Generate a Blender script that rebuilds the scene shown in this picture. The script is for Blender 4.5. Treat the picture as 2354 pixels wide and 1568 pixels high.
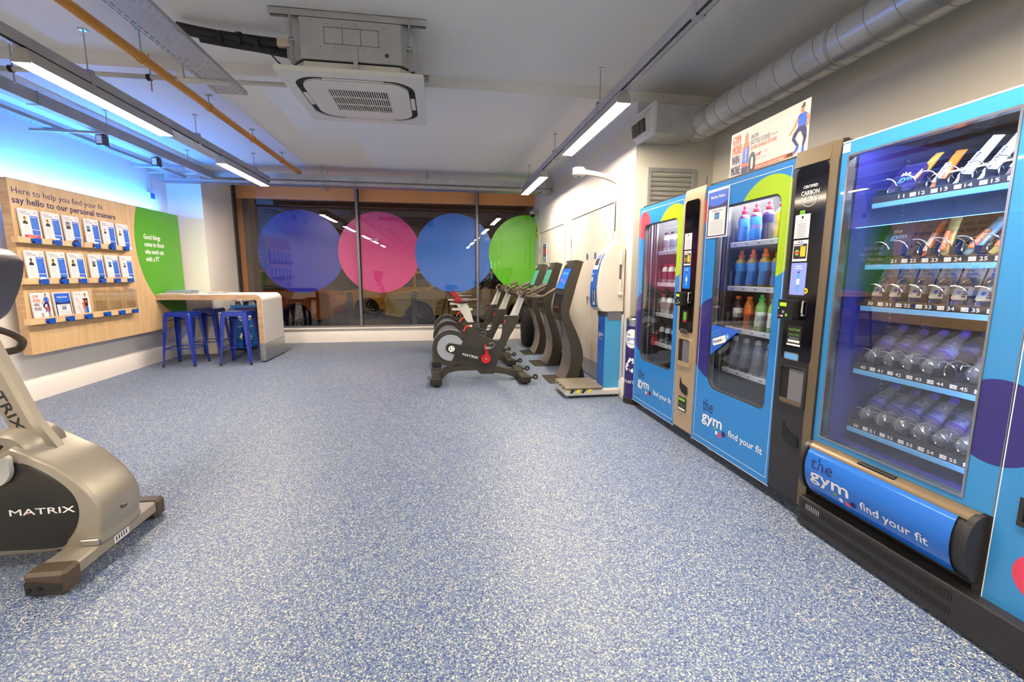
import bpy, bmesh, math, random
from mathutils import Vector, Matrix
from mathutils.geometry import tessellate_polygon
random.seed(7)
PI = math.pi
for o in list(bpy.data.objects): bpy.data.objects.remove(o)
SC = bpy.context.scene
COL = SC.collection

# ------------------------------------------------------------------ camera
cam_d = bpy.data.cameras.new('camera'); cam = bpy.data.objects.new('camera', cam_d); COL.objects.link(cam)
FPX, YAW, PIT, ROL = 1039.99, 0.15935856, 0.14524681, -0.00331785
fw = Vector((math.sin(YAW)*math.cos(PIT), math.cos(YAW)*math.cos(PIT), -math.sin(PIT)))
rt = Vector((math.cos(YAW), -math.sin(YAW), 0)); dn = fw.cross(rt)
r2 = rt*math.cos(ROL) + dn*math.sin(ROL); d2 = -rt*math.sin(ROL) + dn*math.cos(ROL)
mw = Matrix.Identity(4)
for i in range(3):
    mw[i][0] = r2[i]; mw[i][1] = -d2[i]; mw[i][2] = -fw[i]
mw.translation = Vector((0, 0, 1.2))
cam.matrix_world = mw
cam_d.sensor_fit = 'HORIZONTAL'; cam_d.sensor_width = 36; cam_d.lens = 36*FPX/2354
cam_d.clip_start = 0.02
SC.camera = cam

# ------------------------------------------------------------------ light and colour management
SC.view_settings.view_transform = 'Standard'; SC.view_settings.look = 'None'
SC.view_settings.gamma = 1.0; SC.view_settings.use_curve_mapping = False
SC.view_settings.exposure = 0.56
LAMP = 118.0          # strength of the tube diffusers
LED = 260.0           # strength of the blue strip on top of the display board
STREET = 120.0       # street lamps outside
world = bpy.data.worlds.new('night_sky'); SC.world = world; world.use_nodes = True
world.node_tree.nodes['Background'].inputs[0].default_value = (0.030, 0.022, 0.022, 1)
world.node_tree.nodes['Background'].inputs[1].default_value = 1.0
def point_light(name, loc, energy, color, radius=0.15):
    l = bpy.data.lights.new(name, 'POINT'); l.energy = energy; l.color = color; l.shadow_soft_size = radius
    o = bpy.data.objects.new(name, l); COL.objects.link(o); o.location = loc; return o
point_light('street_light', (-2.2, 11.2, 4.4), STREET, (1.0, 0.55, 0.18))
point_light('street_light', (3.4, 13.0, 4.6), STREET, (1.0, 0.6, 0.25))
point_light('street_light', (-6.0, 14.0, 4.6), STREET, (1.0, 0.6, 0.25))
cy = SC.cycles
cy.use_denoising = True; cy.max_bounces = 10; cy.diffuse_bounces = 5; cy.glossy_bounces = 4
cy.transmission_bounces = 8; cy.transparent_max_bounces = 16; cy.sample_clamp_indirect = 4.0
cy.caustics_reflective = False; cy.caustics_refractive = False; cy.use_light_tree = True

# ------------------------------------------------------------------ materials
def lin(c):
    r = []
    for v in c[:3]:
        v = v/255.0
        r.append(v/12.92 if v <= 0.04045 else ((v+0.055)/1.055)**2.4)
    return (r[0], r[1], r[2], 1.0)
MATS = {}
def mat(name, rgb=(200, 200, 200), rough=0.5, metal=0.0, emit=0, ecol=None, spec=0.5, coat=0, bump=0, bscale=60, trans=0, ior=1.45, alpha=1):
    m = bpy.data.materials.new(name); m.use_nodes = True; MATS[name] = m
    nt = m.node_tree; p = nt.nodes['Principled BSDF']
    p.inputs['Base Color'].default_value = lin(rgb); p.inputs['Roughness'].default_value = rough
    p.inputs['Metallic'].default_value = metal; p.inputs['Specular IOR Level'].default_value = spec
    p.inputs['Coat Weight'].default_value = coat; p.inputs['IOR'].default_value = ior
    p.inputs['Transmission Weight'].default_value = trans; p.inputs['Alpha'].default_value = alpha
    if emit:
        p.inputs['Emission Color'].default_value = lin(ecol or rgb); p.inputs['Emission Strength'].default_value = emit
    if bump:
        tc = nt.nodes.new('ShaderNodeTexCoord'); n = nt.nodes.new('ShaderNodeTexNoise'); b = nt.nodes.new('ShaderNodeBump')
        n.inputs['Scale'].default_value = bscale; n.inputs['Detail'].default_value = 4
        b.inputs['Strength'].default_value = bump; b.inputs['Distance'].default_value = 0.002
        nt.links.new(tc.outputs['Object'], n.inputs['Vector']); nt.links.new(n.outputs['Fac'], b.inputs['Height'])
        nt.links.new(b.outputs['Normal'], p.inputs['Normal'])
    return m
def nodes(m): return m.node_tree.nodes, m.node_tree.links, m.node_tree.nodes['Principled BSDF']
def mottle(m, c1, c2, scale, stretch=(1, 1, 1), detail=4, lo=0.35, hi=0.65):
    N, L, p = nodes(m)
    tc = N.new('ShaderNodeTexCoord'); mp = N.new('ShaderNodeMapping'); mp.inputs['Scale'].default_value = stretch
    n = N.new('ShaderNodeTexNoise'); n.inputs['Scale'].default_value = scale; n.inputs['Detail'].default_value = detail
    r = N.new('ShaderNodeValToRGB'); r.color_ramp.elements[0].color = lin(c1); r.color_ramp.elements[1].color = lin(c2)
    r.color_ramp.elements[0].position = lo; r.color_ramp.elements[1].position = hi
    L.new(tc.outputs['Object'], mp.inputs[0]); L.new(mp.outputs[0], n.inputs['Vector']); L.new(n.outputs['Fac'], r.inputs[0])
    L.new(r.outputs[0], p.inputs['Base Color']); return m

mat('wall_paint', (240, 236, 230), 0.55, bump=0.15, bscale=180)
mat('ceiling_paint', (243, 240, 234), 0.75, bump=0.1, bscale=120)
mat('grey_paint', (226, 222, 210), 0.55, bump=0.1, bscale=160)
mat('skirting', (232, 226, 220), 0.35)
mat('orange_band', (250, 164, 84), 0.5)
mat('jamb_orange', (196, 118, 44), 0.5)
mat('jamb_brown', (84, 66, 62), 0.5)
mat('white', (236, 234, 230), 0.45); mat('white_gloss', (240, 238, 236), 0.2); mat('paper', (222, 220, 226), 0.5)
mat('black', (18, 18, 19), 0.4); mat('black_gloss', (10, 10, 14), 0.08); mat('black_matte', (28, 27, 26), 0.6)
mat('bike_black', (50, 47, 42), 0.38); mat('rubber', (34, 32, 30), 0.7)
mat('steel', (176, 178, 178), 0.28, 1.0); mat('chrome', (220, 220, 220), 0.12, 1.0)
mottle(mat('galvanised', (180, 180, 178), 0.40, 0.35), (172, 174, 174), (184, 185, 184), 7)
mottle(mat('galvanised_dark', (150, 150, 154), 0.45, 0.2), (164, 164, 168), (176, 176, 180), 7)
mottle(mat('duct_metal', (205, 206, 204), 0.30, 0.45), (198, 200, 200), (212, 212, 210), 9)
mat('scale_white', (212, 205, 194), 0.3)
mat('cast_metal', (205, 204, 200), 0.5, 0.2)
mat('lamp_body', (172, 170, 166), 0.45, 0.2); mat('lamp_diffuser', (255, 252, 248), 0.5, emit=LAMP, ecol=(255, 235, 208))
mat('gas_pipe', (205, 140, 50), 0.35)
mat('conduit', (196, 193, 186), 0.4); mat('lagging', (26, 26, 30), 0.6)
mat('ac_white', (226, 223, 212), 0.35); mat('ac_grey', (60, 61, 62), 0.4); mat('ac_slot', (18, 18, 18), 0.6)
mat('led', (60, 130, 255), 0.5, emit=LED, ecol=(50, 138, 255))
mat('frame_grey', (120, 120, 128), 0.35, 0.5); mat('frame_dark', (52, 46, 44), 0.4, 0.3)
mat('stool_blue', (10, 44, 150), 0.28, 0.1, coat=0.4); mat('holder_blue', (20, 78, 175), 0.35)
mat('vinyl_navy', (10, 20, 165), 0.35); mat('vinyl_pink', (224, 44, 140), 0.35); mat('vinyl_blue', (6, 112, 228), 0.35)
mat('vinyl_green', (104, 208, 14), 0.35); mat('board_green', (84, 158, 40), 0.4)
mat('ink_navy', (34, 34, 92), 0.5); mat('ink_blue', (40, 96, 205), 0.5); mat('ink_sky', (90, 160, 220), 0.5)
mat('ink_red', (205, 40, 60), 0.5); mat('ink_orange', (232, 92, 40), 0.5); mat('ink_yellow', (232, 190, 40), 0.5)
mat('ink_green', (120, 190, 50), 0.5); mat('ink_grey', (140, 142, 150), 0.5); mat('ink_white', (244, 244, 244), 0.5)
mat('ink_black', (30, 30, 38), 0.5); mat('ink_pink', (222, 70, 110), 0.5); mat('skin_print', (190, 132, 98), 0.5)
mat('skin_dark', (96, 64, 52), 0.5); mat('ink_cream', (232, 214, 190), 0.5)
mat('matrix_silver', (150, 144, 134), 0.36, 0.35); mat('matrix_black', (38, 38, 36), 0.3); mat('matrix_grip', (72, 62, 52), 0.45)
mat('console_grey', (74, 74, 84), 0.35)
mat('bike_silver', (205, 204, 198), 0.3, 0.4); mat('fly_silver', (196, 200, 204), 0.25, 0.75)
mat('red_part', (205, 28, 30), 0.3); mat('saddle_black', (60, 52, 44), 0.4); mat('saddle_red', (128, 30, 34), 0.4)
mat('kiosk_black', (58, 54, 46), 0.42, 0.2); mat('kiosk_front', (140, 130, 126), 0.32, 0.5)
mat('screen_blue', (40, 90, 200), 0.15, emit=0.55, ecol=(50, 110, 220)); mat('screen_green', (70, 130, 120), 0.15, emit=0.25, ecol=(80, 150, 130))
mat('screen_lilac', (110, 120, 230), 0.15, emit=0.7, ecol=(110, 125, 235)); mat('screen_lime', (150, 210, 40), 0.3, emit=0.5)
mat('vend_black', (44, 43, 46), 0.38, 0.1); mat('vend_bronze', (112, 98, 78), 0.34, 0.35); mat('vend_silver', (190, 168, 138), 0.32, 0.4)
mat('vend_cavity', (32, 32, 42), 0.55); mat('vend_inner', (126, 126, 132), 0.4, 0.4); mat('vend_floor', (108, 110, 112), 0.5)
mat('vend_blue', (34, 122, 200), 0.28, coat=0.4); mat('vend_flap', (22, 104, 205), 0.2, coat=0.5); mat('sky_blue', (60, 140, 205), 0.35)
mat('strip_blue', (96, 168, 225), 0.35); mat('vend_navy', (44, 44, 118), 0.3); mat('tray_white', (205, 208, 216), 0.4)
mat('vend_fill_dim', (255, 255, 255), 0.5, emit=14.0, ecol=(230, 236, 255)); mat('door_paint', (214, 206, 196), 0.45); mat('door_wall_paint', (222, 217, 212), 0.55)
mat('poster_paper', (212, 206, 200), 0.5)
mat('vend_lamp', (255, 255, 255), 0.5, emit=28.0, ecol=(240, 246, 255)); mat('vend_lamp_and_fill', (255, 255, 255), 0.5, emit=60.0, ecol=(225, 232, 255))
mat('bin_blue', (24, 112, 190), 0.35); mat('bin_purple', (48, 34, 104), 0.35)
mat('bar_gold', (196, 186, 120), 0.25, 0.2); mat('bar_orange', (228, 110, 40), 0.25, 0.1); mat('bar_blue', (120, 170, 205), 0.25, 0.2)
mat('bag_navy', (38, 34, 86), 0.15, coat=0.6); mat('bag_brown', (96, 66, 52), 0.3)
mat('cap_red', (170, 22, 50), 0.35); mat('cap_orange', (230, 104, 30), 0.35); mat('cap_green', (44, 178, 60), 0.35); mat('cap_purple', (92, 70, 190), 0.35)
mat('cap_grey', (170, 170, 172), 0.4); mat('drink_purple', (72, 30, 74), 0.25); mat('drink_gold', (170, 140, 60), 0.25)
mat('drink_cola', (70, 34, 26), 0.25); mat('drink_amber', (190, 100, 30), 0.25); mat('drink_green', (130, 180, 90), 0.25)
mat('drink_yellow', (226, 190, 60), 0.25); mat('drink_clear', (190, 196, 200), 0.15)
mat('label_blue', (60, 130, 205), 0.35); mat('label_white', (225, 232, 226), 0.4); mat('label_lilac', (122, 134, 196), 0.35)
mat('taxi_yellow', (214, 176, 44), 0.25, coat=0.6); mat('car_orange', (196, 110, 34), 0.25, coat=0.6); mat('car_brown', (96, 58, 30), 0.25, coat=0.6)
mat('car_pale', (214, 202, 130), 0.25, coat=0.6); mat('tyre', (18, 18, 20), 0.8); mat('car_glass', (30, 32, 36), 0.05)
mat('asphalt', (92, 86, 80), 0.7, bump=0.3, bscale=90); mat('facade_brick', (88, 62, 50), 0.8); mat('facade_dark', (30, 28, 30), 0.6)
mat('hazard_yellow', (235, 215, 30), 0.4); mat('scale_grey', (196, 194, 190), 0.4); mat('scale_plate', (112, 104, 94), 0.5)
mat('scale_blue', (36, 96, 190), 0.35); mat('post_blue', (70, 150, 200), 0.35); mat('strip_clear', (214, 214, 220), 0.3, 0.2)
mat('sign_blue', (30, 78, 130), 0.5)
mat('water_bottle', (170, 175, 186), 0.06, coat=1.0, alpha=0.26, spec=1.0, bump=1.0, bscale=70)

# wood of the display board
def wood(name, c1, c2, c3, st):
    m = mat(name, c1, 0.45); N, L, p = nodes(m)
    tc = N.new('ShaderNodeTexCoord'); mp = N.new('ShaderNodeMapping'); mp.inputs['Scale'].default_value = st
    n = N.new('ShaderNodeTexNoise'); n.inputs['Scale'].default_value = 3.2; n.inputs['Detail'].default_value = 8; n.inputs['Distortion'].default_value = 0.6
    r = N.new('ShaderNodeValToRGB'); e = r.color_ramp.elements
    e[0].color = lin(c1); e[0].position = 0.3; e[1].color = lin(c3); e[1].position = 0.72
    k = e.new(0.5); k.color = lin(c2)
    L.new(tc.outputs['Object'], mp.inputs[0]); L.new(mp.outputs[0], n.inputs['Vector']); L.new(n.outputs['Fac'], r.inputs[0]); L.new(r.outputs[0], p.inputs['Base Color'])
wood('maple', (196, 162, 118), (206, 174, 130), (214, 184, 144), (6, 6, 0.7))
wood('maple_grain', (196, 162, 118), (206, 174, 130), (214, 184, 144), (6, 6, 0.7))
wood('maple_light', (206, 172, 126), (214, 182, 138), (222, 194, 152), (6, 1, 6))
wood('oak_edge', (168, 136, 104), (182, 150, 116), (194, 164, 130), (2, 2, 9))

# speckled vinyl floor
def floor_mat():
    m = mat('floor_vinyl', (150, 165, 195), 0.46, spec=0.5); N, L, p = nodes(m)
    tc = N.new('ShaderNodeTexCoord')
    v = N.new('ShaderNodeTexVoronoi'); v.inputs['Scale'].default_value = 250; v.inputs['Randomness'].default_value = 1.0
    wn = N.new('ShaderNodeTexNoise'); wn.inputs['Scale'].default_value = 260; wn.inputs['Detail'].default_value = 1
    va = N.new('ShaderNodeVectorMath'); va.operation = 'MULTIPLY_ADD'; va.inputs[1].default_value = (0.006, 0.006, 0.0)
    L.new(tc.outputs['Object'], wn.inputs['Vector']); L.new(wn.outputs['Color'], va.inputs[0]); L.new(tc.outputs['Object'], va.inputs[2]); L.new(va.outputs[0], v.inputs['Vector'])
    sc_ = N.new('ShaderNodeSeparateColor'); L.new(v.outputs['Color'], sc_.inputs[0])
    r = N.new('ShaderNodeValToRGB'); r.color_ramp.interpolation = 'CONSTANT'; e = r.color_ramp.elements
    e[0].color = lin((40, 54, 104)); e[0].position = 0.0; e[1].color = lin((178, 180, 168)); e[1].position = 0.84
    for q, c_ in ((0.12, (58, 78, 122)), (0.28, (77, 98, 136)), (0.48, (92, 112, 145)), (0.66, (118, 132, 148))):
        k = e.new(q); k.color = lin(c_)
    L.new(sc_.outputs[0], r.inputs[0]); L.new(r.outputs[0], p.inputs['Base Color'])
    bp = N.new('ShaderNodeBump'); bp.inputs['Strength'].default_value = 0.10; bp.inputs['Distance'].default_value = 0.001
    L.new(wn.outputs['Fac'], bp.inputs['Height']); L.new(bp.outputs[0], p.inputs['Normal'])
floor_mat()

def glass_mat(name, tint=(1, 1, 1), base=0.05):
    m = bpy.data.materials.new(name); m.use_nodes = True; MATS[name] = m; nt = m.node_tree; N = nt.nodes; L = nt.links
    for n in list(N): N.remove(n)
    out = N.new('ShaderNodeOutputMaterial'); mx = N.new('ShaderNodeMixShader'); t = N.new('ShaderNodeBsdfTransparent'); g = N.new('ShaderNodeBsdfGlossy')
    t.inputs[0].default_value = (*tint, 1); g.inputs['Roughness'].default_value = 0.0; g.inputs[0].default_value = (1, 1, 1, 1)
    f = N.new('ShaderNodeLayerWeight'); f.inputs[0].default_value = 0.5
    pw = N.new('ShaderNodeMath'); pw.operation = 'POWER'; pw.inputs[1].default_value = 4.0
    k = N.new('ShaderNodeMath'); k.operation = 'MULTIPLY_ADD'; k.inputs[1].default_value = 1.0-base; k.inputs[2].default_value = base; k.use_clamp = True
    L.new(f.outputs['Facing'], pw.inputs[0])
    L.new(pw.outputs[0], k.inputs[0]); L.new(k.outputs[0], mx.inputs[0]); L.new(t.outputs[0], mx.inputs[1]); L.new(g.outputs[0], mx.inputs[2]); L.new(mx.outputs[0], out.inputs[0])
glass_mat('window_glass', (0.97, 0.98, 0.975), base=0.05)
glass_mat('vend_glass', (0.98, 0.985, 0.985), base=0.09)
glass_mat('clear_plastic', (0.92, 0.93, 0.94), base=0.10)
glass_mat('acrylic', (0.97, 0.97, 0.965), base=0.05)

# door graphics: flat print of overlapping circles (object space y, z)
def door_print(name, base, circles):
    m = mat(name, base, 0.28, coat=0.4); N, L, p = nodes(m)
    g = N.new('ShaderNodeNewGeometry'); sp = N.new('ShaderNodeSeparateXYZ'); L.new(g.outputs['Position'], sp.inputs[0])
    cb = N.new('ShaderNodeCombineXYZ'); L.new(sp.outputs[1], cb.inputs[1]); L.new(sp.outputs[2], cb.inputs[2])
    prev = None
    for (y, z, r, c) in circles:
        d = N.new('ShaderNodeVectorMath'); d.operation = 'DISTANCE'; d.inputs[1].default_value = (0, y, z); L.new(cb.outputs[0], d.inputs[0])
        lt = N.new('ShaderNodeMath'); lt.operation = 'LESS_THAN'; lt.inputs[1].default_value = r; L.new(d.outputs['Value'], lt.inputs[0])
        mx = N.new('ShaderNodeMix'); mx.data_type = 'RGBA'; mx.inputs[6].default_value = lin(base); mx.inputs[7].default_value = lin(c)
        L.new(lt.outputs[0], mx.inputs[0])
        if prev: L.new(prev.outputs[2], mx.inputs[6])
        prev = mx
    L.new(prev.outputs[2], p.inputs['Base Color'])
YM1, YM2 = 3.858, 2.853
for nm, y0 in (('door_print_one', YM1), ('door_print_two', YM2)):
    door_print(nm, (34, 126, 205), [(y0-0.19, 0.79, 0.27, (44, 40, 120)), (y0-0.60, 1.455, 0.275, (160, 196, 30)), (y0-0.10, 1.62, 0.115, (222, 70, 90))])
door_print('door_print_three', (52, 134, 200), [(1.13, 0.737, 0.14, (48, 44, 116)), (0.957, 0.297, 0.077, (214, 62, 90)), (0.925, 1.27, 0.178, (150, 190, 50)), (0.98, 1.86, 0.15, (110, 190, 60))])

# perforated cable tray: slots through the sheet
def perforated(name, rgb):
    m = mat(name, rgb, 0.4, 0.6); N, L, p = nodes(m)
    tc = N.new('ShaderNodeTexCoord'); b = N.new('ShaderNodeTexBrick')
    b.inputs['Color1'].default_value = (1, 1, 1, 1); b.inputs['Color2'].default_value = (1, 1, 1, 1); b.inputs['Mortar'].default_value = (0, 0, 0, 1)
    mp = N.new('ShaderNodeMapping'); mp.inputs['Rotation'].default_value = (0, 0, PI/2)
    b.inputs['Scale'].default_value = 1.0; b.inputs['Brick Width'].default_value = 0.050; b.inputs['Row Height'].default_value = 0.022
    b.inputs['Mortar Size'].default_value = 0.0075; b.inputs['Mortar Smooth'].default_value = 0.0; b.offset = 0.5
    L.new(tc.outputs['Object'], mp.inputs[0]); L.new(mp.outputs[0], b.inputs['Vector'])
    iv = N.new('ShaderNodeInvert'); L.new(b.outputs['Color'], iv.inputs['Color']); L.new(iv.outputs[0], p.inputs['Alpha'])
perforated('perforated_steel', (176, 172, 178))

# ------------------------------------------------------------------ mesh building
class Fr:
    """a flat frame: origin, right, up; normal = right x up points at the viewer"""
    def __init__(s, o, r, u): s.o = Vector(o); s.r = Vector(r).normalized(); s.u = Vector(u).normalized(); s.n = s.r.cross(s.u)
    def __call__(s, a, b, d=0.0): return s.o + s.r*a + s.u*b + s.n*d
def FX(x, y=0, z=0): return Fr((x, y, z), (0, -1, 0), (0, 0, 1))   # faces the aisle from the right wall
def FL(x, y=0, z=0): return Fr((x, y, z), (0, 1, 0), (0, 0, 1))    # faces the aisle from the left wall
def FC(y, x=0, z=0): return Fr((x, y, z), (1, 0, 0), (0, 0, 1))    # faces the viewer
def circ(cx, cy, r, n=24, a0=0, a1=2*PI, ry=None):
    ry = ry or r; full = abs(a1-a0-2*PI) < 1e-6; k = n if full else n+1
    return [(cx+r*math.cos(a0+(a1-a0)*i/n), cy+ry*math.sin(a0+(a1-a0)*i/n)) for i in range(k)]
def rrect(x0, y0, x1, y1, r, n=5, rs=None):
    rs = rs or (r, r, r, r); p = []
    for (cx, cy, a, q) in ((x1-rs[0], y1-rs[0], 0, rs[0]), (x0+rs[1], y1-rs[1], PI/2, rs[1]), (x0+rs[2], y0+rs[2], PI, rs[2]), (x1-rs[3], y0+rs[3], 1.5*PI, rs[3])):
        p += [(cx+q*math.cos(a+PI/2*i/n), cy+q*math.sin(a+PI/2*i/n)) for i in range(n+1)]
    return p
_TXT = {}
def text_geo(s, bold):
    k = (s, bold)
    if k not in _TXT:
        c = bpy.data.curves.new('t', 'FONT'); c.body = s; c.resolution_u = 2; c.size = 1.0; c.offset = bold
        o = bpy.data.objects.new('t', c); me = bpy.data.meshes.new_from_object(o)
        vs = [(v.co.x, v.co.y) for v in me.vertices]; fs = [tuple(p.vertices) for p in me.polygons]
        bpy.data.objects.remove(o); bpy.data.meshes.remove(me); bpy.data.curves.remove(c)
        _TXT[k] = (vs, fs)
    return _TXT[k]
def sm3(pts, n=4):
    P = [Vector(p) for p in pts]; out = []
    for i in range(len(P)-1):
        p0, p1, p2, p3 = P[max(i-1, 0)], P[i], P[i+1], P[min(i+2, len(P)-1)]
        for k in range(n):
            u = k/n; out.append(0.5*((2*p1)+(p2-p0)*u+(2*p0-5*p1+4*p2-p3)*u*u+(3*p1-p0-3*p2+p3)*u*u*u))
    return out+[P[-1]]
class MB:
    def __init__(s): s.v = []; s.f = []; s.fm = []; s.ms = []; s.M = None
    def mi(s, m):
        if m not in s.ms: s.ms.append(m)
        return s.ms.index(m)
    def add(s, vs, fs, m):
        k = len(s.v); i = s.mi(m)
        for v in vs: s.v.append(tuple(s.M @ Vector(v)) if s.M else tuple(v))
        for f in fs: s.f.append(tuple(k+a for a in f)); s.fm.append(i)
        return s
    def box(s, x0, x1, y0, y1, z0, z1, m, c=0.0):
        if x0 > x1: x0, x1 = x1, x0
        if y0 > y1: y0, y1 = y1, y0
        if z0 > z1: z0, z1 = z1, z0
        if c <= 0:
            vs = [(x, y, z) for x in (x0, x1) for y in (y0, y1) for z in (z0, z1)]
            return s.add(vs, [(0, 1, 3, 2), (4, 6, 7, 5), (0, 4, 5, 1), (2, 3, 7, 6), (0, 2, 6, 4), (1, 5, 7, 3)], m)
        c = min(c, (x1-x0)*.49, (y1-y0)*.49, (z1-z0)*.49)
        vs = []; idx = {}
        for i, x in enumerate((x0, x1)):
            for j, y in enumerate((y0, y1)):
                for k, z in enumerate((z0, z1)):
                    dx, dy, dz = (c if i == 0 else -c), (c if j == 0 else -c), (c if k == 0 else -c)
                    for a, q in enumerate(((x, y+dy, z+dz), (x+dx, y, z+dz), (x+dx, y+dy, z))):
                        idx[(i, j, k, a)] = len(vs); vs.append(q)
        F = []
        I = idx
        for i in (0, 1): F.append([I[(i, 0, 0, 0)], I[(i, 0, 1, 0)], I[(i, 1, 1, 0)], I[(i, 1, 0, 0)]][::(1 if i == 0 else -1)])
        for j in (0, 1): F.append([I[(0, j, 0, 1)], I[(1, j, 0, 1)], I[(1, j, 1, 1)], I[(0, j, 1, 1)]][::(1 if j == 0 else -1)])
        for k in (0, 1): F.append([I[(0, 0, k, 2)], I[(0, 1, k, 2)], I[(1, 1, k, 2)], I[(1, 0, k, 2)]][::(1 if k == 0 else -1)])
        for a in (0, 1):
            for b in (0, 1):
                F.append([I[(0, a, b, 1)], I[(1, a, b, 1)], I[(1, a, b, 2)], I[(0, a, b, 2)]])
                F.append([I[(a, 0, b, 0)], I[(a, 1, b, 0)], I[(a, 1, b, 2)], I[(a, 0, b, 2)]])
                F.append([I[(a, b, 0, 0)], I[(a, b, 1, 0)], I[(a, b, 1, 1)], I[(a, b, 0, 1)]])
        for i in (0, 1):
            for j in (0, 1):
                for k in (0, 1): F.append([I[(i, j, k, 0)], I[(i, j, k, 1)], I[(i, j, k, 2)]])
        return s.add(vs, F, m)
    def tube(s, pts, r, m, n=10, closed=False, caps=True):
        if len(pts) > 3 and len(pts) < 12 and not closed and not isinstance(r, (list, tuple)): pts = sm3(pts)
        P = [Vector(p) for p in pts]; K = len(P); R = r if isinstance(r, (list, tuple)) else [r]*K
        T = []
        for i in range(K):
            a = P[(i-1) % K] if (closed or i > 0) else P[i]; b = P[(i+1) % K] if (closed or i < K-1) else P[i]
            T.append((b-a).normalized())
        ref = Vector((0, 0, 1)) if abs(T[0].z) < 0.9 else Vector((1, 0, 0))
        nrm = T[0].cross(ref).normalized(); vs = []; fs = []
        for i in range(K):
            if i: nrm = (nrm - T[i]*nrm.dot(T[i])).normalized()
            bn = T[i].cross(nrm)
            for k in range(n):
                a = 2*PI*k/n; vs.append(P[i] + (nrm*math.cos(a)+bn*math.sin(a))*R[i])
        for i in range(K if closed else K-1):
            j = (i+1) % K
            for k in range(n): fs.append((i*n+k, i*n+(k+1) % n, j*n+(k+1) % n, j*n+k))
        if caps and not closed: fs.append(tuple(range(n))[::-1]); fs.append(tuple((K-1)*n+k for k in range(n)))
        return s.add(vs, fs, m)
    def cyl(s, a, b, r, m, n=16, r2=None): return s.tube([a, b], [r, r if r2 is None else r2], m, n)
    def lathe(s, prof, m, c=(0, 0, 0), n=20, axis='Z', mf=None):
        vs = []; K = len(prof)
        for (r, z) in prof:
            for k in range(n):
                a = 2*PI*k/n; x, y = r*math.cos(a), r*math.sin(a)
                q = {'Z': (x, y, z), 'X': (z, x, y), 'Y': (x, z, y)}[axis]
                vs.append((q[0]+c[0], q[1]+c[1], q[2]+c[2]))
        fs = [(i*n+k, i*n+(k+1) % n, (i+1)*n+(k+1) % n, (i+1)*n+k) for i in range(K-1) for k in range(n)]
        if prof[0][0] > 1e-5: fs.append(tuple(range(n)))
        if prof[-1][0] > 1e-5: fs.append(tuple((K-1)*n+k for k in range(n)))
        return s.add(vs, fs, m)
    def prism(s, fr, pts, d0, d1, m, m2=None):
        n = len(pts); vs = [fr(a, b, d0) for a, b in pts]+[fr(a, b, d1) for a, b in pts]
        s.add(vs, [tuple(range(n))[::-1], tuple(range(n, 2*n))], m)
        return s.add(vs, [(i, (i+1) % n, n+(i+1) % n, n+i) for i in range(n)], m2 or m)
    def flat(s, fr, pts, m, d=0.0): return s.add([fr(a, b, d) for a, b in pts], [tuple(range(len(pts)))], m)
    def rect(s, fr, a0, b0, a1, b1, m, d=0.0): return s.flat(fr, [(a0, b0), (a1, b0), (a1, b1), (a0, b1)], m, d)
    def ring(s, fr, outer, inner, d0, d1, m):
        """plate with a hole"""
        tris = tessellate_polygon([[Vector((a, b, 0)) for a, b in outer], [Vector((a, b, 0)) for a, b in inner]])
        al = outer+inner; n = len(al); no = len(outer)
        vs = [fr(a, b, d0) for a, b in al]+[fr(a, b, d1) for a, b in al]
        fs = [tuple(t) for t in tris]+[tuple(n+i for i in t) for t in tris]
        fs += [(i, (i+1) % no, n+(i+1) % no, n+i) for i in range(no)]
        ni = len(inner)
        fs += [(no+i, no+(i+1) % ni, n+no+(i+1) % ni, n+no+i) for i in range(ni)]
        return s.add(vs, fs, m)
    def text(s, fr, t, a, b, w, h, m, bold=0.0, d=0.001):
        thick = bold if bold > 0.012 else 0.0
        vs, fs = text_geo(t, 0.0 if thick else bold)
        if not vs: return s
        x0 = min(v[0] for v in vs); x1 = max(v[0] for v in vs)
        sx = (w/(x1-x0)) if w else h/0.7; sy = h/0.7
        k = thick*h*1.1
        for i, (ox, oy) in enumerate(((0, 0),) if thick <= 0 else ((-k, 0), (k, 0), (0, k*0.8), (0, -k*0.8))):
            s.add([fr(a+(x-x0)*sx+ox, b+y*sy+oy, d+i*0.0002) for x, y in vs], fs, m)
        return s
    def line(s, fr, a0, b0, a1, b1, w, m, d=0.001):
        v = Vector((a1-a0, b1-b0)); p = Vector((-v.y, v.x)).normalized()*w/2
        return s.flat(fr, [(a0+p.x, b0+p.y), (a1+p.x, b1+p.y), (a1-p.x, b1-p.y), (a0-p.x, b0-p.y)], m, d)
    def build(s, name, parent=None, org=None, angle=35, bevel=0, seg=2, sub=0):
        me = bpy.data.meshes.new(name)
        top = None
        if parent:
            q = parent
            while q.parent: q = q.parent
            org = Vector(q.get('_org', (0, 0, 0)))
        elif org is None:
            xs = [v[0] for v in s.v]; ys = [v[1] for v in s.v]; zs = [v[2] for v in s.v]
            org = Vector(((min(xs)+max(xs))/2, (min(ys)+max(ys))/2, min(zs)))
        else: org = Vector(org)
        me.from_pydata([(v[0]-org.x, v[1]-org.y, v[2]-org.z) for v in s.v], [], s.f)
        for m in s.ms: me.materials.append(MATS[m])
        me.polygons.foreach_set('material_index', s.fm)
        bm = bmesh.new(); bm.from_mesh(me); bmesh.ops.recalc_face_normals(bm, faces=bm.faces); bm.to_mesh(me); bm.free()
        me.polygons.foreach_set('use_smooth', [True]*len(me.polygons))
        me.set_sharp_from_angle(angle=math.radians(angle))
        o = bpy.data.objects.new(name, me); COL.objects.link(o)
        if parent: o.parent = parent
        else: o.location = org; o['_org'] = tuple(org)
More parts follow.
